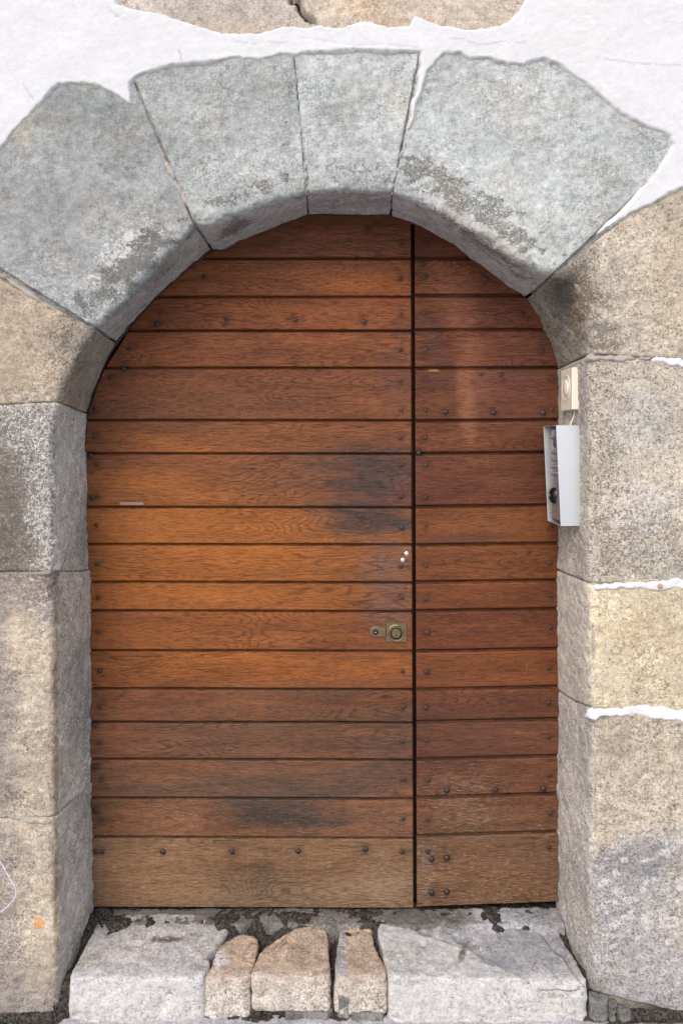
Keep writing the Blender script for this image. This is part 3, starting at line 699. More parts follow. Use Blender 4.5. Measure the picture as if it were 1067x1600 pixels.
        st(827, 862, 6, 4, 0, (.05, .028, .018), .7, .4); st(720, 843, 60, 8, -3, (.06, .032, .026), .6); st(677, 578, 9, 2, 0, (.5, .25, .1), .9, .3, .1)
    wth = sst(1140, 1420, YY+n*60)*.75
    wth = np.maximum(wth, blob(XX, YY, 600, 1375, 60, 50, 0, .8, n)*1.0 if side == 'L' else blob(XX, YY, 665, 1370, 25, 70, 0, .8, n)*1.0)
    wth = np.maximum(wth, blob(XX, YY, 720, 1260, 90, 70, 0, .8, n)*.8 if side == 'R' else blob(XX, YY, 590, 900, 60, 50, 0, .8, n)*.35)
    wth = np.maximum(wth, .10+.10*n)
    # grooves tinted darker
    groove_dark = (np.where(dg < 3.4, .8, 0))[:, None]*(.6+.4*n2_); T = put(T, np.clip(groove_dark, 0, 1), (.028, .014, .008), .85)
    wth = wth*(1-np.clip(groove_dark, 0, 1))
    m = np.stack([np.clip(wth, 0, 1), np.repeat(((rid*.137+(.0 if side == 'L' else .53)) % 1)[:, None], nc, 1), 0*XX], -1)
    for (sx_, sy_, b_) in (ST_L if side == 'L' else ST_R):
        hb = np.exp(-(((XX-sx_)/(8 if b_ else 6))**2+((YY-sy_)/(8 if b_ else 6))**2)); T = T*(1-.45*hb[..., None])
    # leaf thickness: wrap all four sides back
    def skirt(P_, T_, m_):
        nb = np.array([0, .045, 0]); P_ = np.concatenate([P_[:, :1]+nb, P_[:, :1]+[0, .002, 0], P_, P_[:, -1:]+[0, .002, 0], P_[:, -1:]+nb], 1); T_ = np.concatenate([T_[:, :1]*.5, T_[:, :1]*.7, T_, T_[:, -1:]*.7, T_[:, -1:]*.5], 1); m_ = np.concatenate([m_[:, :1]]*2+[m_]+[m_[:, -1:]]*2, 1)
        return np.concatenate([P_[:1]+nb, P_, P_[-1:]+nb], 0), np.concatenate([T_[:1]*.6, T_, T_[-1:]*.6], 0), np.concatenate([m_[:1], m_, m_[-1:]], 0)
    P, T, m = skirt(P, np.clip(T, .01, .8), m)
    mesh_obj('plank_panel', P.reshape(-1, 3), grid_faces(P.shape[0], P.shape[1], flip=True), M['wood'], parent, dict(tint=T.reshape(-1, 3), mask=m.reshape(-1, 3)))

def dome(name, mat, r, h, parent=None, seg=14, loc=(0, 0, 0), slot=False):
    V = [(0, -h, 0)]; F = []
    prof = [(.45, -.88), (.78, -.55), (.95, -.2), (1.0, .25)]
    for (pr, py) in prof:
        for j in range(seg):
            a_ = 2*math.pi*j/seg; V.append((r*pr*math.cos(a_), h*py, r*pr*math.sin(a_)))
    for j in range(seg): F.append((0, 1+(j+1) % seg, 1+j))
    for q in range(len(prof)-1):
        for j in range(seg):
            a_, b_ = 1+q*seg+j, 1+q*seg+(j+1) % seg; F.append((a_, b_, b_+seg, a_+seg))
    me = bpy.data.meshes.new(name); me.from_pydata(V, [], F); me.materials.append(mat)
    me.polygons.foreach_set('use_smooth', [True]*len(me.polygons))
    o = bpy.data.objects.new(name, me); C.objects.link(o); o.location = loc
    if parent: o.location = Vector(loc)-wloc(parent); o.parent = parent
    return o

ST_L = [(512, 356, 0), (431, 379, 0), (319, 433, 0), (251, 489, 0), (245, 506, 1), (354, 500, 1), (461, 500, 1), (202, 545, 0), (194, 576, 1), (174, 590, 0), (141, 642, 1), (150, 640, 0), (149, 682, 0), (142, 712, 1),
    (573, 358, 0), (626, 377, 0), (626, 435, 0), (626, 492, 0), (569, 503, 1), (626, 546, 0), (626, 596, 0), (627, 641, 0), (626, 684, 0),
    (151, 725, 0), (144, 778, 1), (152, 776, 0), (151, 821, 0), (153, 881, 0), (154, 934, 0), (154, 987, 0), (156, 1048, 0), (627, 727, 0), (626, 776, 0), (627, 824, 0), (627, 885, 0), (627, 934, 0), (629, 1049, 0),
    (156, 1105, 0), (148, 1133, 1), (156, 1161, 0), (150, 1198, 1), (158, 1219, 0), (150, 1266, 1), (159, 1280, 0), (151, 1331, 1), (160, 1331, 0), (255, 1331, 1), (363, 1331, 1), (466, 1330, 1),
    (630, 1105, 0), (629, 1159, 0), (630, 1219, 0), (630, 1279, 0), (571, 1327, 1), (629, 1331, 0)]
ST_R = [(665, 381, 0), (660, 412, 1), (664, 433, 0), (758, 435, 0), (664, 489, 0), (815, 491, 0), (664, 546, 0), (846, 548, 0), (664, 593, 0), (752, 584, 0), (782, 586, 0), (862, 593, 0), (665, 641, 0), (696, 644, 1), (771, 645, 1), (848, 645, 1), (862, 641, 0), (664, 684, 0), (654, 708, 1),
    (665, 727, 0), (665, 777, 0), (665, 822, 0), (665, 884, 0), (859, 880, 0), (666, 936, 0), (860, 931, 0), (667, 989, 0), (860, 981, 0), (667, 1050, 0), (859, 1044, 0), (861, 822, 0),
    (666, 1106, 0), (857, 1098, 0), (667, 1158, 0), (857, 1152, 0), (669, 1219, 0), (859, 1212, 0), (698, 1235, 1), (774, 1234, 1), (849, 1233, 1), (669, 1281, 0), (859, 1271, 0), (668, 1330, 0), (674, 1343, 1), (698, 1341, 1), (674, 1395, 1), (698, 1394, 1), (857, 1324, 0)]
leafL = thing('door_leaf', 'wide left leaf of the brown plank door, with the brass lock', 'door leaf', (DX(145), YD, DZ(1421)), 'two leaves of the plank door')
leafR = thing('door_leaf', 'narrow right leaf of the brown plank door, beside the intercom', 'door leaf', (DX(875), YD, DZ(1412)), 'two leaves of the plank door')
door_leaf(leafL, 'L'); door_leaf(leafR, 'R')
small = dome('small_nail', M['screw'], .0070, .0032); big = dome('round_stud', M['iron'], .0082, .0048)
first = {0: small, 1: big}; used = {0: False, 1: False}
for leaf, lst in ((leafL, ST_L), (leafR, ST_R)):
    for (x_, y_, b_) in lst:
        o = first[b_]
        if used[b_]: o = o.copy(); C.objects.link(o)
        used[b_] = True
        o.parent = leaf; sc_ = random.uniform(.85, 1.12)
        o.location = Vector((DX(x_), YD+.0008, DZ(y_)))-leaf.location; o.scale = (sc_, 1, sc_*random.uniform(.92, 1.08)); o.rotation_euler = (random.uniform(-.15, .15), random.uniform(0, 6), random.uniform(-.15, .15))
for (x_, y_) in ((635, 865), (629, 875)):
    o = dome('bright_screw', M['zinc'], .0068, .0035, leafL, loc=(DX(x_), YD, DZ(y_)))
    o['label'] = 'shiny zinc screw head'
# a scrap of tape
merge_boxes('tape_strip', [((DX(188), YD-.0022, DZ(789)), (DX(225), YD-.0005, DZ(784.5)))], M['tape'], leafL)

# brass lock: square plate with stepped round cylinder, and a tongue to the left with a hole
def ring_faces(rings, seg, close=True):
    F = []
    for q in range(len(rings)-1):
        for j in range(seg):
            a_, b_ = q*seg+j, q*seg+(j+1) % seg; F.append((a_, a_+seg, b_+seg, b_))
    return F
def lathe(name, prof, center, mat, parent, seg=40, axis_='Y', smooth=False):
    V = []
    for (r_, y_) in prof:
        for j in range(seg):
            a_ = 2*math.pi*j/seg
            if axis_ == 'Y': V.append((center[0]+r_*math.cos(a_), center[1]+y_, center[2]+r_*math.sin(a_)))
            else: V.append((center[0]+y_, center[1]+r_*math.cos(a_), center[2]+r_*math.sin(a_)))
    F = ring_faces(prof, seg)
    if prof[-1][0] < .0001: pass
    F.append(tuple((len(prof)-1)*seg+j for j in range(seg)))
    if axis_ == 'Y': F = [f[::-1] for f in F]
    o = mesh_obj(name, V, F, mat, parent, smooth=smooth)
    return o
def bevelled(name, outline, y0, y1, bev, mat, parent):
    """outline (x,z) list extruded from y0 (back) to y1 (front) with a bevelled front edge"""
    p = np.array(outline); c = p.mean(0); n = len(p); 
    inn = c+(p-c)*(1-bev/np.linalg.norm(p-c, axis=1, keepdims=True))
    V = [(x, y0, z) for x, z in p]+[(x, y1+bev*.8, z) for x, z in p]+[(x, y1, z) for x, z in inn]
    F = []
    for q in range(2):
        for j in range(n):
            a_, b_ = q*n+j, q*n+(j+1) % n; F.append((a_, b_, b_+n, a_+n))
    F.append(tuple(range(2*n, 3*n)))
    return mesh_obj(name, V, F, mat, parent, smooth=False)
lx, lz = DX(618.5), DZ(988.5)
hw = 15.2*KD
sq = [(DX(603), DZ(1003)), (DX(635), DZ(1003)), (DX(635), DZ(973)), (DX(603), DZ(973))]
plate = bevelled('lock_plate', sq, YD+.002, YD-.0045, .0012, M['brass'], leafL)
def child(o, p):   # re-parent at the same place, one level deeper
    loc = Vector(o.location)+Vector(p.parent.location if p.parent else (0, 0, 0)) if False else None
    o.parent = p; return o
cyl = lathe('lock_cylinder', [(.0235, -.0044), (.0235, -.0062), (.0215, -.0072), (.0195, -.0066), (.0185, -.0085), (.0165, -.0088), (.0155, -.0040), (.0130, -.0040), (.0125, -.0085), (.0115, -.0095), (.0, -.0095)], (lx, YD, lz), M['brass'], plate)
lathe('cylinder_groove', [(.0158, -.0045), (.0158, -.0062), (.0126, -.0062), (.0126, -.0045)], (lx, YD, lz), M['darkhole'], plate)
slot = merge_boxes('key_slot', [((lx-.0010, YD-.0102, lz-.0085), (lx+.0010, YD-.0090, lz-.001))], M['darkhole'], plate)
tong = []
cx, cz, rr = DX(585.5), DZ(987), 8.2*KD
for j in range(13):
    a_ = math.pi/2+math.pi*j/12; tong.append((cx+rr*math.cos(a_), cz+rr*math.sin(a_)))
tong += [(DX(598), cz-rr*.95), (DX(602.8), cz-rr*.8), (DX(602.8), cz+rr*.8), (DX(598), cz+rr*.95)]
kc = bevelled('keyhole_cover', tong, YD+.002, YD-.0032, .0014, M['brass'], leafL)
lathe('keyhole_ring', [(.0092, -.0030), (.0088, -.0048), (.0074, -.0050), (.0070, -.0040)], (DX(586.5), YD, cz), M['brass'], kc)
lathe('keyhole', [(.0070, -.0030), (.0070, -.0052), (.0004, -.0052)], (DX(586.5), YD, cz), M['darkhole'], kc)
dome('bright_screw', M['zinc'], .0022, .0030, leafL, loc=(DX(586.3), YD-.0050, cz-.0005))
for (ux, uz) in ((-1, 1), (1, 1), (-1, -1), (1, -1)):
    dome('plate_screw', M['brass'], .0024, .0014, plate, loc=(lx+ux*hw*1.36*.6, YD-.0045, lz+uz*hw*1.36*.6), seg=10)

# dark wooden frame the leaves close against
frame = thing('door_frame', 'dark wooden rebate frame showing as a black line round the door leaves', 'door frame', (0, YD+.05, DZ(1421)))
e_l = polyline([(145, 1440)]+[p for p in EDGE_L[::-1]], 80); e_m = polyline([(475, 326), (545, 322), (612, 326), (652, 340)], 14)[1:-1]; e_r = polyline(EDGE_R+[(874, 1440)], 70)
ring = np.r_[e_l, e_m, e_r]; ctr = np.array([510, 820.0]); dv = ring-ctr; dv /= np.linalg.norm(dv, axis=1, keepdims=True)
o_ = ring+dv*40; i_ = ring-dv*26
def D3(p, y_): return np.stack([(p[:, 0]-VX)*KD, np.zeros(len(p))+y_, CZ+(VY-p[:, 1])*KD], -1)
Pf = np.stack([D3(o_, YD+.10), D3(o_, YD+.047), D3(i_, YD+.047), D3(i_, YD+.10)])
mesh_obj('rebate', Pf.reshape(-1, 3), grid_faces(4, len(ring)).tolist(), M['darkwood'], frame, smooth=False)
merge_boxes('meeting_strip', [((DX(634), YD+.0465, DZ(1420)), (DX(662), YD+.07, DZ(345)))], M['darkwood'], leafL)
# inner slat of the frame seen between stone and door at the upper left
arc = polyline([(150, 600), (177, 548), (215, 500), (250, 462), (290, 428), (332, 395), (380, 368), (430, 350), (482, 335), (545, 333), (612, 334), (650, 346), (700, 372), (760, 410), (830, 462), (872, 540)], 90)
dv = arc-ctr; dv /= np.linalg.norm(dv, axis=1, keepdims=True)
Pf = np.stack([D3(arc+dv*14, YD+.045), D3(arc+dv*14, YD-.002), D3(arc+dv*1.5, YD+.004), D3(arc+dv*1.5, YD+.045)])
mesh_obj('arched_trim', Pf.reshape(-1, 3), grid_faces(4, len(arc)).tolist(), M['darkwood'], frame, smooth=False)

# ------------------------------------------------------------------ intercom on the right reveal
JX = .637   # face of the reveal
def hexbox(name, pts, mat, parent, smooth=False, bev=.0):
    me_v = [tuple(p) for p in pts]; F = [(0, 1, 2, 3), (7, 6, 5, 4), (0, 4, 5, 1), (1, 5, 6, 2), (2, 6, 7, 3), (3, 7, 4, 0)]
    o = mesh_obj(name, me_v, F, mat, parent, smooth=False)
    if bev:
        md = o.modifiers.new('bevel', 'BEVEL'); md.width = bev; md.segments = 2
    return o
ic = thing('door_intercom', 'silver metal intercom box with keypad and black camera lens on the right jamb', 'intercom', (JX, .12, 1.184))
y0, y1, tk = .060, .176, .0016
zt0, zt1, zb0, zb1 = 1.4345, 1.4345, 1.183, 1.186
xt, xb = .573, .5845
# hood: near side, far side, top, bottom
hexbox('hood_side', [(xt, y0, zt0), (JX, y0, zt0), (JX, y0, zb0), (xb, y0, zb0), (xt, y0+tk, zt0), (JX, y0+tk, zt0), (JX, y0+tk, zb0), (xb, y0+tk, zb0)], M['alu'], ic, bev=.0005)
hexbox('hood_side', [(xt, y1-tk, zt0), (JX, y1-tk, zt0), (JX, y1-tk, zb0), (xb, y1-tk, zb0), (xt, y1, zt0), (JX, y1, zt0), (JX, y1, zb0), (xb, y1, zb0)], M['alu'], ic, bev=.0005)
hexbox('hood_top', [(xt, y0+tk, zt0), (JX, y0+tk, zt0), (JX, y0+tk, zt0-tk), (xt, y0+tk, zt0-tk), (xt, y1-tk, zt0), (JX, y1-tk, zt0), (JX, y1-tk, zt0-tk), (xt, y1-tk, zt0-tk)], M['alu'], ic)
hexbox('hood_base', [(xb, y0+tk, zb0+tk), (JX, y0+tk, zb0+tk), (JX, y0+tk, zb0), (xb, y0+tk, zb0), (xb, y1-tk, zb0+tk), (JX, y1-tk, zb0+tk), (JX, y1-tk, zb0), (xb, y1-tk, zb0)], M['alu'], ic)
XF = .5895
ya, yb_ = y0+tk+.002, y1-tk-.014
fp = hexbox('faceplate', [(XF, ya, 1.425), (JX, ya, 1.425), (JX, ya, 1.190), (XF, ya, 1.190), (XF, yb_, 1.425), (JX, yb_, 1.425), (JX, yb_, 1.190), (XF, yb_, 1.190)], M['face'], ic, bev=.001)
def disc(name, y_, z_, r_, h_, mat, parent, seg=24, prof=None):
    prof = prof or [(1.0, 0), (1.0, -.7), (.85, -1), (0, -1)]
    V = []
    for (pr, ph) in prof:
        for j in range(seg):
            a_ = 2*math.pi*j/seg; V.append((XF+h_*ph, y_+r_*pr*math.cos(a_), z_+r_*pr*math.sin(a_)))
    F = ring_faces(prof, seg); F.append(tuple((len(prof)-1)*seg+j for j in range(seg)))
    return mesh_obj(name, V, [f for f in F], mat, parent)
def zat(py, Y_): return CZ+(VY-py)*S*(D+Y_)/D
for r_, pz in enumerate((706.5, 717.5, 728.8, 739.8)):
    for c_ in range(3):
        Yb = .149-.0205*c_
        disc('keypad_button', Yb, zat(pz, Yb), .0062, .0018, M['button'], fp, 18)
disc('speaker', .128, zat(690, .128), .0125, .002, M['engraved'], fp)
disc('speaker_ring', .128, zat(690, .128), .0155, .0012, M['button'], fp)
disc('status_light', .150, zat(685, .150), .0028, .0012, M['black'], fp, 12)
disc('camera_lens', .134, zat(774, .134), .0215, .012, M['black'], fp, 32, [(1.08, 0), (1.05, -.15), (.95, -.45), (.8, -.7), (.55, -.88), (.28, -.97), (0, -1)])
disc('lens_glint', .132, zat(774, .132), .0035, .0135, M['button'], fp, 12)  # small grey disc imitating a glint on the lens
for yy in (.148, .118): disc('plate_screw', yy, zat(800, yy), .0028, .001, M['engraved'], fp, 10)
merge_boxes('name_strip', [((XF-.0006, .085, zat(813, .12)), (XF+.001, .152, zat(811, .12)))], M['engraved'], fp)

# doorbell above it
db = thing('doorbell', 'small cream plastic doorbell box above the silver intercom', 'doorbell', (.637, .115, 1.474))
b0, b1, bx, bt, bb = .070, .163, .6155, 1.5805, 1.4745
cs = hexbox('casing', [(bx, b0, bt), (.643, b0, bt), (.643, b0, bb), (bx, b0, bb), (bx, b1, bt-.001), (.643, b1, bt-.001), (.643, b1, bb-.001), (bx, b1, bb-.001)], M['cream'], db, bev=.002)
XF = bx
cy, cz_ = .118, (bt+bb)/2+.004
disc('dial_ring', cy, cz_, .034, .0016, M['cream'], cs, 36, [(1.0, .5), (1.0, -.8), (.95, -1), (.90, -.8), (.88, .5), (.1, .5)])
disc('push_button', cy, cz_, .021, .0035, M['cream'], cs, 32, [(1.0, .3), (1.0, -.6), (.9, -1), (.0, -1)])
def tube(name, pts, r_, mat, parent=None, seg=8, loc=None):
    P = np.array(pts, float)
    t = np.linspace(0, len(P)-1, (len(P)-1)*8+1)
    for _ in range(1):
        Q = np.stack([np.interp(t, np.arange(len(P)), P[:, k_]) for k_ in range(3)], -1)
    for _ in range(10): Q[1:-1] = .25*Q[:-2]+.5*Q[1:-1]+.25*Q[2:]
    tg = np.gradient(Q, axis=0); tg /= np.linalg.norm(tg, axis=1, keepdims=True)
    up = np.array([0, 1.0, .01]); V = []
    for q, t_ in zip(Q, tg):
        s_ = np.cross(t_, up); s_ /= np.linalg.norm(s_)+1e-9; u_ = np.cross(s_, t_)
        for j in range(seg):
            a_ = 2*math.pi*j/seg; V.append(q+r_*(math.cos(a_)*s_+math.sin(a_)*u_))
    F = ring_faces(Q, seg); F += [tuple(range(seg)), tuple((len(Q)-1)*seg+j for j in range(seg))[::-1]]
    return mesh_obj(name, V, F, mat, parent, loc=loc)
cb = tube('bell_cable', [(.631, .10, 1.477), (.632, .10, 1.466), (.628, .10, 1.452), (.623, .103, 1.440), (.622, .105, 1.430)], .0028, M['cable'], None, loc=(.628, .10, 1.43))
tag(cb, 'short cream cable hanging from the doorbell down into the intercom', 'cable')
th_ = tube('loose_thread', [tuple(PW(-8, 1333, -.004)), tuple(PW(2, 1347, -.006)), tuple(PW(14, 1370, -.016)), tuple(PW(26, 1389, -.018)), tuple(PW(25, 1400, -.018)), tuple(PW(19, 1410, -.016)), tuple(PW(3, 1425, -.012))], .0010, M['thread'], None, 6, loc=tuple(PW(3, 1424, -.008)))
tag(th_, 'thin lilac thread curling out over the lower left jamb', 'thread')
sn = dome('rusty_plug', M['snail'], .0062, .006, None, 14, tuple(PW(1031, 916, -.010)))
tag(sn, 'small rust orange knob stuck in the white mortar joint on the right', 'plug')

# ------------------------------------------------------------------ step stones
def rock(name, plan, z0, z1, tintfn, seed, label, cat='stone', group=None, vox=.0042, rnd=10, amp=1.0, shape=None, slope=0.0):
    """irregular block from a plan outline, voxel-remeshed, worn and roughened"""
    p = np.array(plan, float); n = len(p); cc = p.mean(0); p = p+(p-cc)/np.linalg.norm(p-cc, axis=1, keepdims=True)*(.0028 if tintfn in (t_slab, t_slab2) else .0006)
    V = [(x, y, z0) for x, y in p]+[(x, y, z1) for x, y in p]
    F = [tuple(range(n))[::-1], tuple(range(n, 2*n))]+[(j, (j+1) % n, (j+1) % n+n, j+n) for j in range(n)]
    me = bpy.data.meshes.new('t'); bm = bmesh.new()
    for v in V: bm.verts.new(v)
    bm.verts.ensure_lookup_table()
    for f in F: bm.faces.new([bm.verts[i] for i in f])
    bmesh.ops.recalc_face_normals(bm, faces=bm.faces); bm.to_mesh(me); bm.free()
    o = bpy.data.objects.new('t', me); C.objects.link(o)
    md = o.modifiers.new('r', 'REMESH'); md.mode = 'VOXEL'; md.voxel_size = vox
    md = o.modifiers.new('s', 'SMOOTH'); md.iterations = rnd; md.factor = .6
    dg_ = bpy.context.evaluated_depsgraph_get(); ev = o.evaluated_get(dg_); m2 = ev.to_mesh()
    nv = len(m2.vertices); co = np.zeros(nv*3, np.float32); m2.vertices.foreach_get('co', co); co = co.reshape(-1, 3).astype(float)
    no = np.zeros(nv*3, np.float32); m2.vertices.foreach_get('normal', no); no = no.reshape(-1, 3)
    polys = [tuple(q.vertices) for q in m2.polygons]; ev.to_mesh_clear()
    bpy.data.objects.remove(o); bpy.data.meshes.remove(me)
    co = co+no*(amp*(.0040*fbm(co, 9, 3, seed)+.0022*fbm(co, 38, 3, seed+1)+.0010*fbm(co, 110, 2, seed+2))-amp*.014*np.maximum(0, fbm(co, 20, 3, seed+3)-.5))[:, None]
    if z1 > .08: co[:, 2] += SLOPE*co[:, 1]*sst(0, .08, co[:, 2])
    if shape: co = shape(co, seed)
    X, Y = WP(co); T, m = tintfn(X, Y, co, fbm(co, 10, 4, seed+30), fbm(co, 40, 3, seed+40))
    loc = (float(p[:, 0].mean()), float(p[:, 1].mean()), 0.0)
    o = mesh_obj(name, co, polys if nv < 3000 else np.array(polys), M['stone'], None, dict(tint=T, mask=m), loc=loc)
    return tag(o, label, cat, group)
ZS = .098
def plan(pts_top, front):   # points on the top plane from photo px, then front points at Y ~ 0
    return [toz(x_, y_, ZS) for x_, y_ in pts_top]+[((x_-VX)*S, yy) for x_, yy in front]
WHT = (.50, .485, .46); 
def t_slab(X, Y, P, n, n2):
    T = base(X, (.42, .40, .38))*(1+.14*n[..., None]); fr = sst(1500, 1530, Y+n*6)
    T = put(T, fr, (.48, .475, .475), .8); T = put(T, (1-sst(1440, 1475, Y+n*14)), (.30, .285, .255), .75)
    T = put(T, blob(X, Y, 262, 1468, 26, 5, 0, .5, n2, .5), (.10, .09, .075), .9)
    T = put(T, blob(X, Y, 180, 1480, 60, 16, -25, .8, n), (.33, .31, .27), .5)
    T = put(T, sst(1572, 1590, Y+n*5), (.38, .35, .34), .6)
    m = np.zeros(X.shape+(3,)); m[..., 0] = .20*(1-fr)+.05; m[..., 1] = .35+.25*fr; m[..., 2] = .7
    return np.clip(T, .02, .9), m
def t_slab2(X, Y, P, n, n2):
    T = base(X, (.41, .40, .38))*(1+.13*n[..., None]); fr = sst(1505, 1540, Y+n*8)
    low = np.clip((ZS-.0035+SLOPE*P[..., 1]-P[..., 2])/.003, 0, 1)*(P[..., 1] > .02)
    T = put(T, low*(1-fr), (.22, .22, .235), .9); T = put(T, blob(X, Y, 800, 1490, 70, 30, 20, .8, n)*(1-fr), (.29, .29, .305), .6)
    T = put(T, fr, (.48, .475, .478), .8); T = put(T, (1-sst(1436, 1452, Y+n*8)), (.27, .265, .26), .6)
    T = put(T, blob(X, Y, 722, 1490, 6, 14, 20, .5, n2, .4), (.09, .08, .065), .9)
    T = put(T, blob(X, Y, 793, 1560, 3, 30, -8, .5, n2, .5), (.25, .23, .2), .5)
    m = np.zeros(X.shape+(3,)); m[..., 0] = .12; m[..., 1] = .30+.28*fr; m[..., 2] = .6
    return np.clip(T, .02, .9), m
def t_tan(X, Y, P, n, n2):
    T = base(X, (.39, .295, .215))*(1+.14*n[..., None]); fr = sst(1505, 1545, Y+n*8)
    T = put(T, fr, (.45, .40, .345), .85); T = put(T, sst(1550, 1580, Y+n*6), (.44, .41, .36), .6)
    m = np.zeros(X.shape+(3,)); m[..., 0] = .12; m[..., 1] = .18+.15*fr; m[..., 2] = 1.0
    return np.clip(T, .02, .9), m
def t_tan4(X, Y, P, n, n2):
    T, m = t_tan(X, Y, P, n, n2); T = put(T, (1-sst(537, 546, X+n2*3-(Y-1440)*.0))*(1-sst(1520, 1535, Y)), (.27, .27, .27), .85); return T, m
def t_small(X, Y, P, n, n2):
    T, m = t_tan(X, Y, P, n, n2); T = put(T, blob(X, Y, 345, 1500, 12, 14, 0, .6, n), (.5, .5, .52), .7); T = put(T, sst(1530, 1560, Y+n*6), (.50, .46, .40), .7); return T, m
def t_grey(X, Y, P, n, n2):
    T = base(X, (.15, .145, .135))*(1+.2*n[..., None]); m = np.zeros(X.shape+(3,)); m[..., 0] = .2; m[..., 1] = .2; m[..., 2] = .8
    return np.clip(T, .02, .9), m
def sh_slab1(co, seed):
    # front edge dips and the slab lip is worn
    return co
def sh_slab2(co, seed):
    top = co[:, 2] > ZS-.02+SLOPE*co[:, 1]
    X, Y = WP(co)
    line = [(585, 1440), (640, 1448), (665, 1462), (700, 1470), (722, 1478), (750, 1492), (790, 1512), (820, 1532), (845, 1545), (850, 1560)]
    yl = np.interp(X, [p[0] for p in line], [p[1] for p in line])
    rag = 3.0*fbm(co, 30, 3, seed+60)
    low = sst(-1.0, 1.5, (yl+rag)-Y)*top*sst(590, 640, X)
    co = co.copy(); co[:, 2] -= low*.0095
    # split running towards the right jamb
    dcr = seg_dist(X, Y, [(835, 1440), (850, 1455), (862, 1472), (880, 1486), (895, 1508), (912, 1530)]); co[:, 2] -= top*.010*np.exp(-(dcr/2.6)**2)
    dcr = seg_dist(X+2*fbm(co, 60, 2, 5), Y, [(788, 1545), (795, 1560), (800, 1590)]); co[:, 1] += (co[:, 1] < .03)*.004*np.exp(-(dcr/1.5)**2)
    return co
SG = 'stones of the worn doorstep'
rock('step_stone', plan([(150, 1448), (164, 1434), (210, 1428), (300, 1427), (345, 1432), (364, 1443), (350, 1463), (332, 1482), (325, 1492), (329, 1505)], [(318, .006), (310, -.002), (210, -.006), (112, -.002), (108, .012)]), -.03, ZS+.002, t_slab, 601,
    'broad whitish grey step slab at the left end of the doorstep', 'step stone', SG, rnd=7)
rock('step_stone', plan([(334, 1490), (338, 1478), (352, 1466), (366, 1456), (388, 1454), (403, 1461), (405, 1471), (401, 1490)], [(391, .012), (382, .004), (330, .004), (318, .012)]), -.02, ZS-.006, t_small, 613,
    'narrow chipped tan stone beside the broad left slab of the doorstep', 'step stone', SG, rnd=8, amp=1.2)
rock('step_stone', plan([(405, 1490), (424, 1472), (452, 1456), (478, 1441), (496, 1437), (508, 1443), (513, 1465), (515, 1500)], [(516, .010), (512, .004), (398, .004), (393, .012)]), -.0+.012, ZS+.000, t_tan, 627,
    'largest tan stone in the middle of the doorstep, pointed at the back', 'step stone', SG, rnd=8)
rock('step_stone', plan([(525, 1480), (529, 1455), (540, 1441), (562, 1441), (582, 1450), (584, 1470), (592, 1490)], [(605, .020), (604, .004), (586, .000), (534, .004), (522, .012)]), .004, ZS-.001, t_tan4, 631,
    'tan stone with a grey mortared side, next to the long right slab', 'step stone', SG, rnd=8)
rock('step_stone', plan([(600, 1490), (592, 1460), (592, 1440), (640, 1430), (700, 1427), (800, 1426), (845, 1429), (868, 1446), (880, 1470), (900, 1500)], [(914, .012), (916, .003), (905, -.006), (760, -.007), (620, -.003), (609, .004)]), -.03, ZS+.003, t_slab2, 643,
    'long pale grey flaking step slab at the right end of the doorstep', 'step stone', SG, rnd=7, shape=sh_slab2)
rock('mortar_lump', [((528-VX)*S, .004), ((545-VX)*S, .000), ((548-VX)*S, .03), ((528-VX)*S, .03)], -.02, .048, t_grey, 651, 'grey mortar wedge packed low between the two tan step stones', 'mortar', rnd=5, vox=.003, amp=.8)
rock('mortar_lump', [((447-VX)*S, -.004), ((512-VX)*S, -.004), ((524-VX)*S, .02), ((447-VX)*S, .02)], -.02, .014, t_grey, 655, 'flat grey mortar smear under the pointed tan step stone', 'mortar', rnd=4, vox=.003, amp=.8)
rock('mortar_lump', [((550-VX)*S, -.003), ((597-VX)*S, -.003), ((597-VX)*S, .02), ((550-VX)*S, .02)], -.02, .011, t_grey, 656, 'thin grey mortar pad under the tan stone with the mortared side', 'mortar', rnd=4, vox=.003, amp=.8)
# rubble at the foot of the right jamb
def rub(cx, cy, w_, h_, seed, label):
    x_ = (cx-VX)*S; zc = CZ+(VY-cy)*S; ww = w_*S/2; hh = h_*S/2
    return rock('rubble_stone', [(x_-ww*(.8+.3*((seed*7) % 5)/5), -.006), (x_-ww*.5, -.014-.008*((seed*3) % 4)/4), (x_+ww*.6, -.012-.01*((seed*5) % 3)/3), (x_+ww, -.002), (x_+ww*.6, .02), (x_-ww*.8, .02)], max(-.02, zc-hh-.02), zc+hh, t_grey, seed, label, 'rubble stone', 'rubble at the foot of the right jamb', vox=.0026, rnd=14, amp=1.1)
rub(934, 1566, 30, 20, 701, 'dark lump of rubble nearest the end of the long step slab')
rub(955, 1572, 14, 16, 705, 'small upright rubble stone wedged under the right jamb')
rub(974, 1576, 24, 11, 711, 'rounded pale rubble stone under the right jamb, farthest from the step')

# soil and mortar between and behind the stones
gx = np.arange(-.70, .72, .005); gy = np.r_[np.arange(.012, .30, .005)]
GX, GY = np.meshgrid(gx, gy); P = np.stack([GX, GY, 0*GX], -1); a1 = fbm(P, 18, 4, 801); a2 = fbm(P, 70, 3, 811)
P[..., 2] = .076*sst(.003, .035, GY)+.010*a1+.005*a2+(.045)*sst(.11, .19, GY+.02*a1)
P2 = np.concatenate([np.stack([gx, gx*0+.010, gx*0-.03], -1)[None], P], 0)
tag(mesh_obj('doorstep_soil', P2.reshape(-1, 3), grid_faces(*P2.shape[:2]), M['soil'], None), kind='structure')
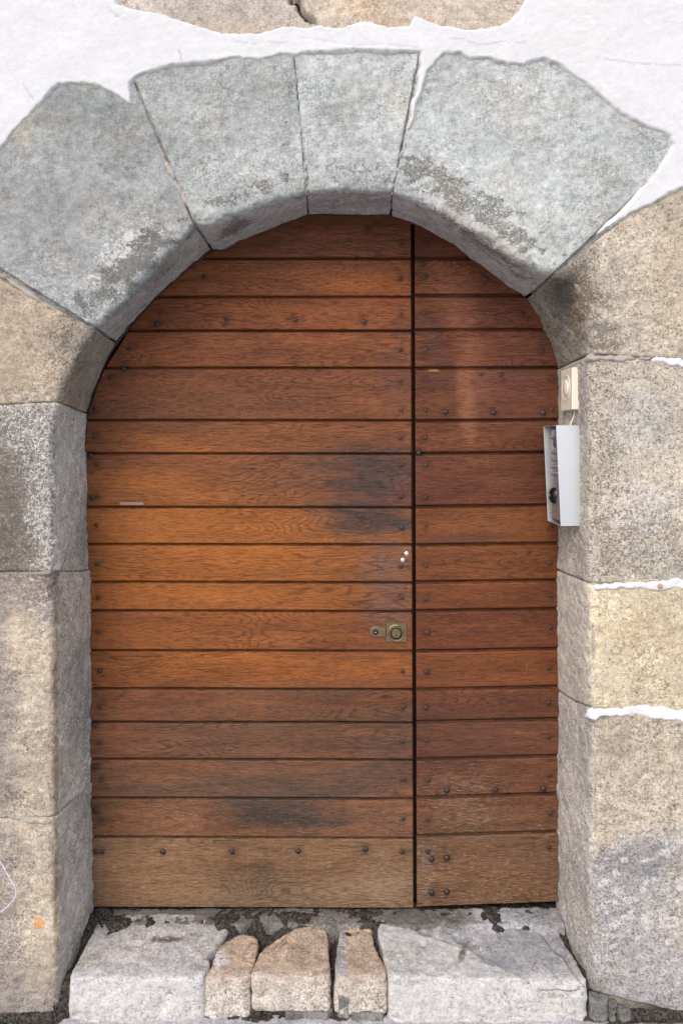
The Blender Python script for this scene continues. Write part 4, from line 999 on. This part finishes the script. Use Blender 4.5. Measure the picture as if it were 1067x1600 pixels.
# cement fillet under the door
gx = np.arange(DX(150), DX(872), .004); gy = np.arange(.135, .31, .004)
GX, GY = np.meshgrid(gx, gy); P = np.stack([GX, GY, 0*GX], -1); a1 = fbm(P, 14, 3, 821); a2 = fbm(P, 80, 3, 831)
pxx = GX/(S*(D+.19)/D)+VX
notch = np.exp(-((pxx-402)/16)**2)*.045+np.exp(-((pxx-690)/10)**2)*.02+np.exp(-((pxx-160)/14)**2)*.04
P[..., 2] = DZ(1421)-.005+.0030*a1+.0020*a2-.05*(1-sst(.152, .166, GY+.012*a1-notch*.6))-.02*sst(.235, .25, GY)
n = fbm(P, 12, 4, 841); T = put(base(GX, (.14, .132, .12)), sst(700, 760, pxx+20*a1), (.30, .30, .31)); T = T*(1+.25*n[..., None]); m = base(GX, (.3, .2, .9))
tag(mesh_obj('threshold_mortar', P.reshape(-1, 3), grid_faces(*GX.shape), M['stone'], None, dict(tint=T.reshape(-1, 3), mask=m.reshape(-1, 3))), kind='structure')

# ------------------------------------------------------------------ ground
gx = axis(-60, 60, -1.0, 1.0, .006); gy = axis(-60, .5, -.14, .03, .005)
GX, GY = np.meshgrid(gx, gy); P = np.stack([GX, GY, 0*GX], -1); nr_ = np.exp(-np.maximum(0, np.hypot(np.maximum(0, np.abs(GX)-1), np.maximum(0, -GY-.14)))/.1)
P[..., 2] = (.003*fbm(P, 20, 4, 901)+.002*fbm(P, 90, 2, 911))*nr_-.004
tag(mesh_obj('pavement', P.reshape(-1, 3), grid_faces(*GX.shape), M['ground'], None), kind='structure')
# dirt collected along the foot of the wall
gx = np.arange(-1.0, 1.0, .004); gy = np.arange(-.022, .02, .003)
GX, GY = np.meshgrid(gx, gy); P = np.stack([GX, GY, 0*GX], -1); a1 = fbm(P, 25, 4, 921); a2 = fbm(P, 90, 3, 931)
P[..., 2] = -.006+.013*sst(-.012, .004, GY+.009*a1)-.010*(sst(-.66, -.62, GX)-sst(.60, .64, GX))+.003*a2+.008*sst(.63, .72, GX)+.006*(1-sst(-.68, -.62, GX))
tag(mesh_obj('wall_foot_dirt', P.reshape(-1, 3), grid_faces(*GX.shape), M['soil'], None), kind='structure')
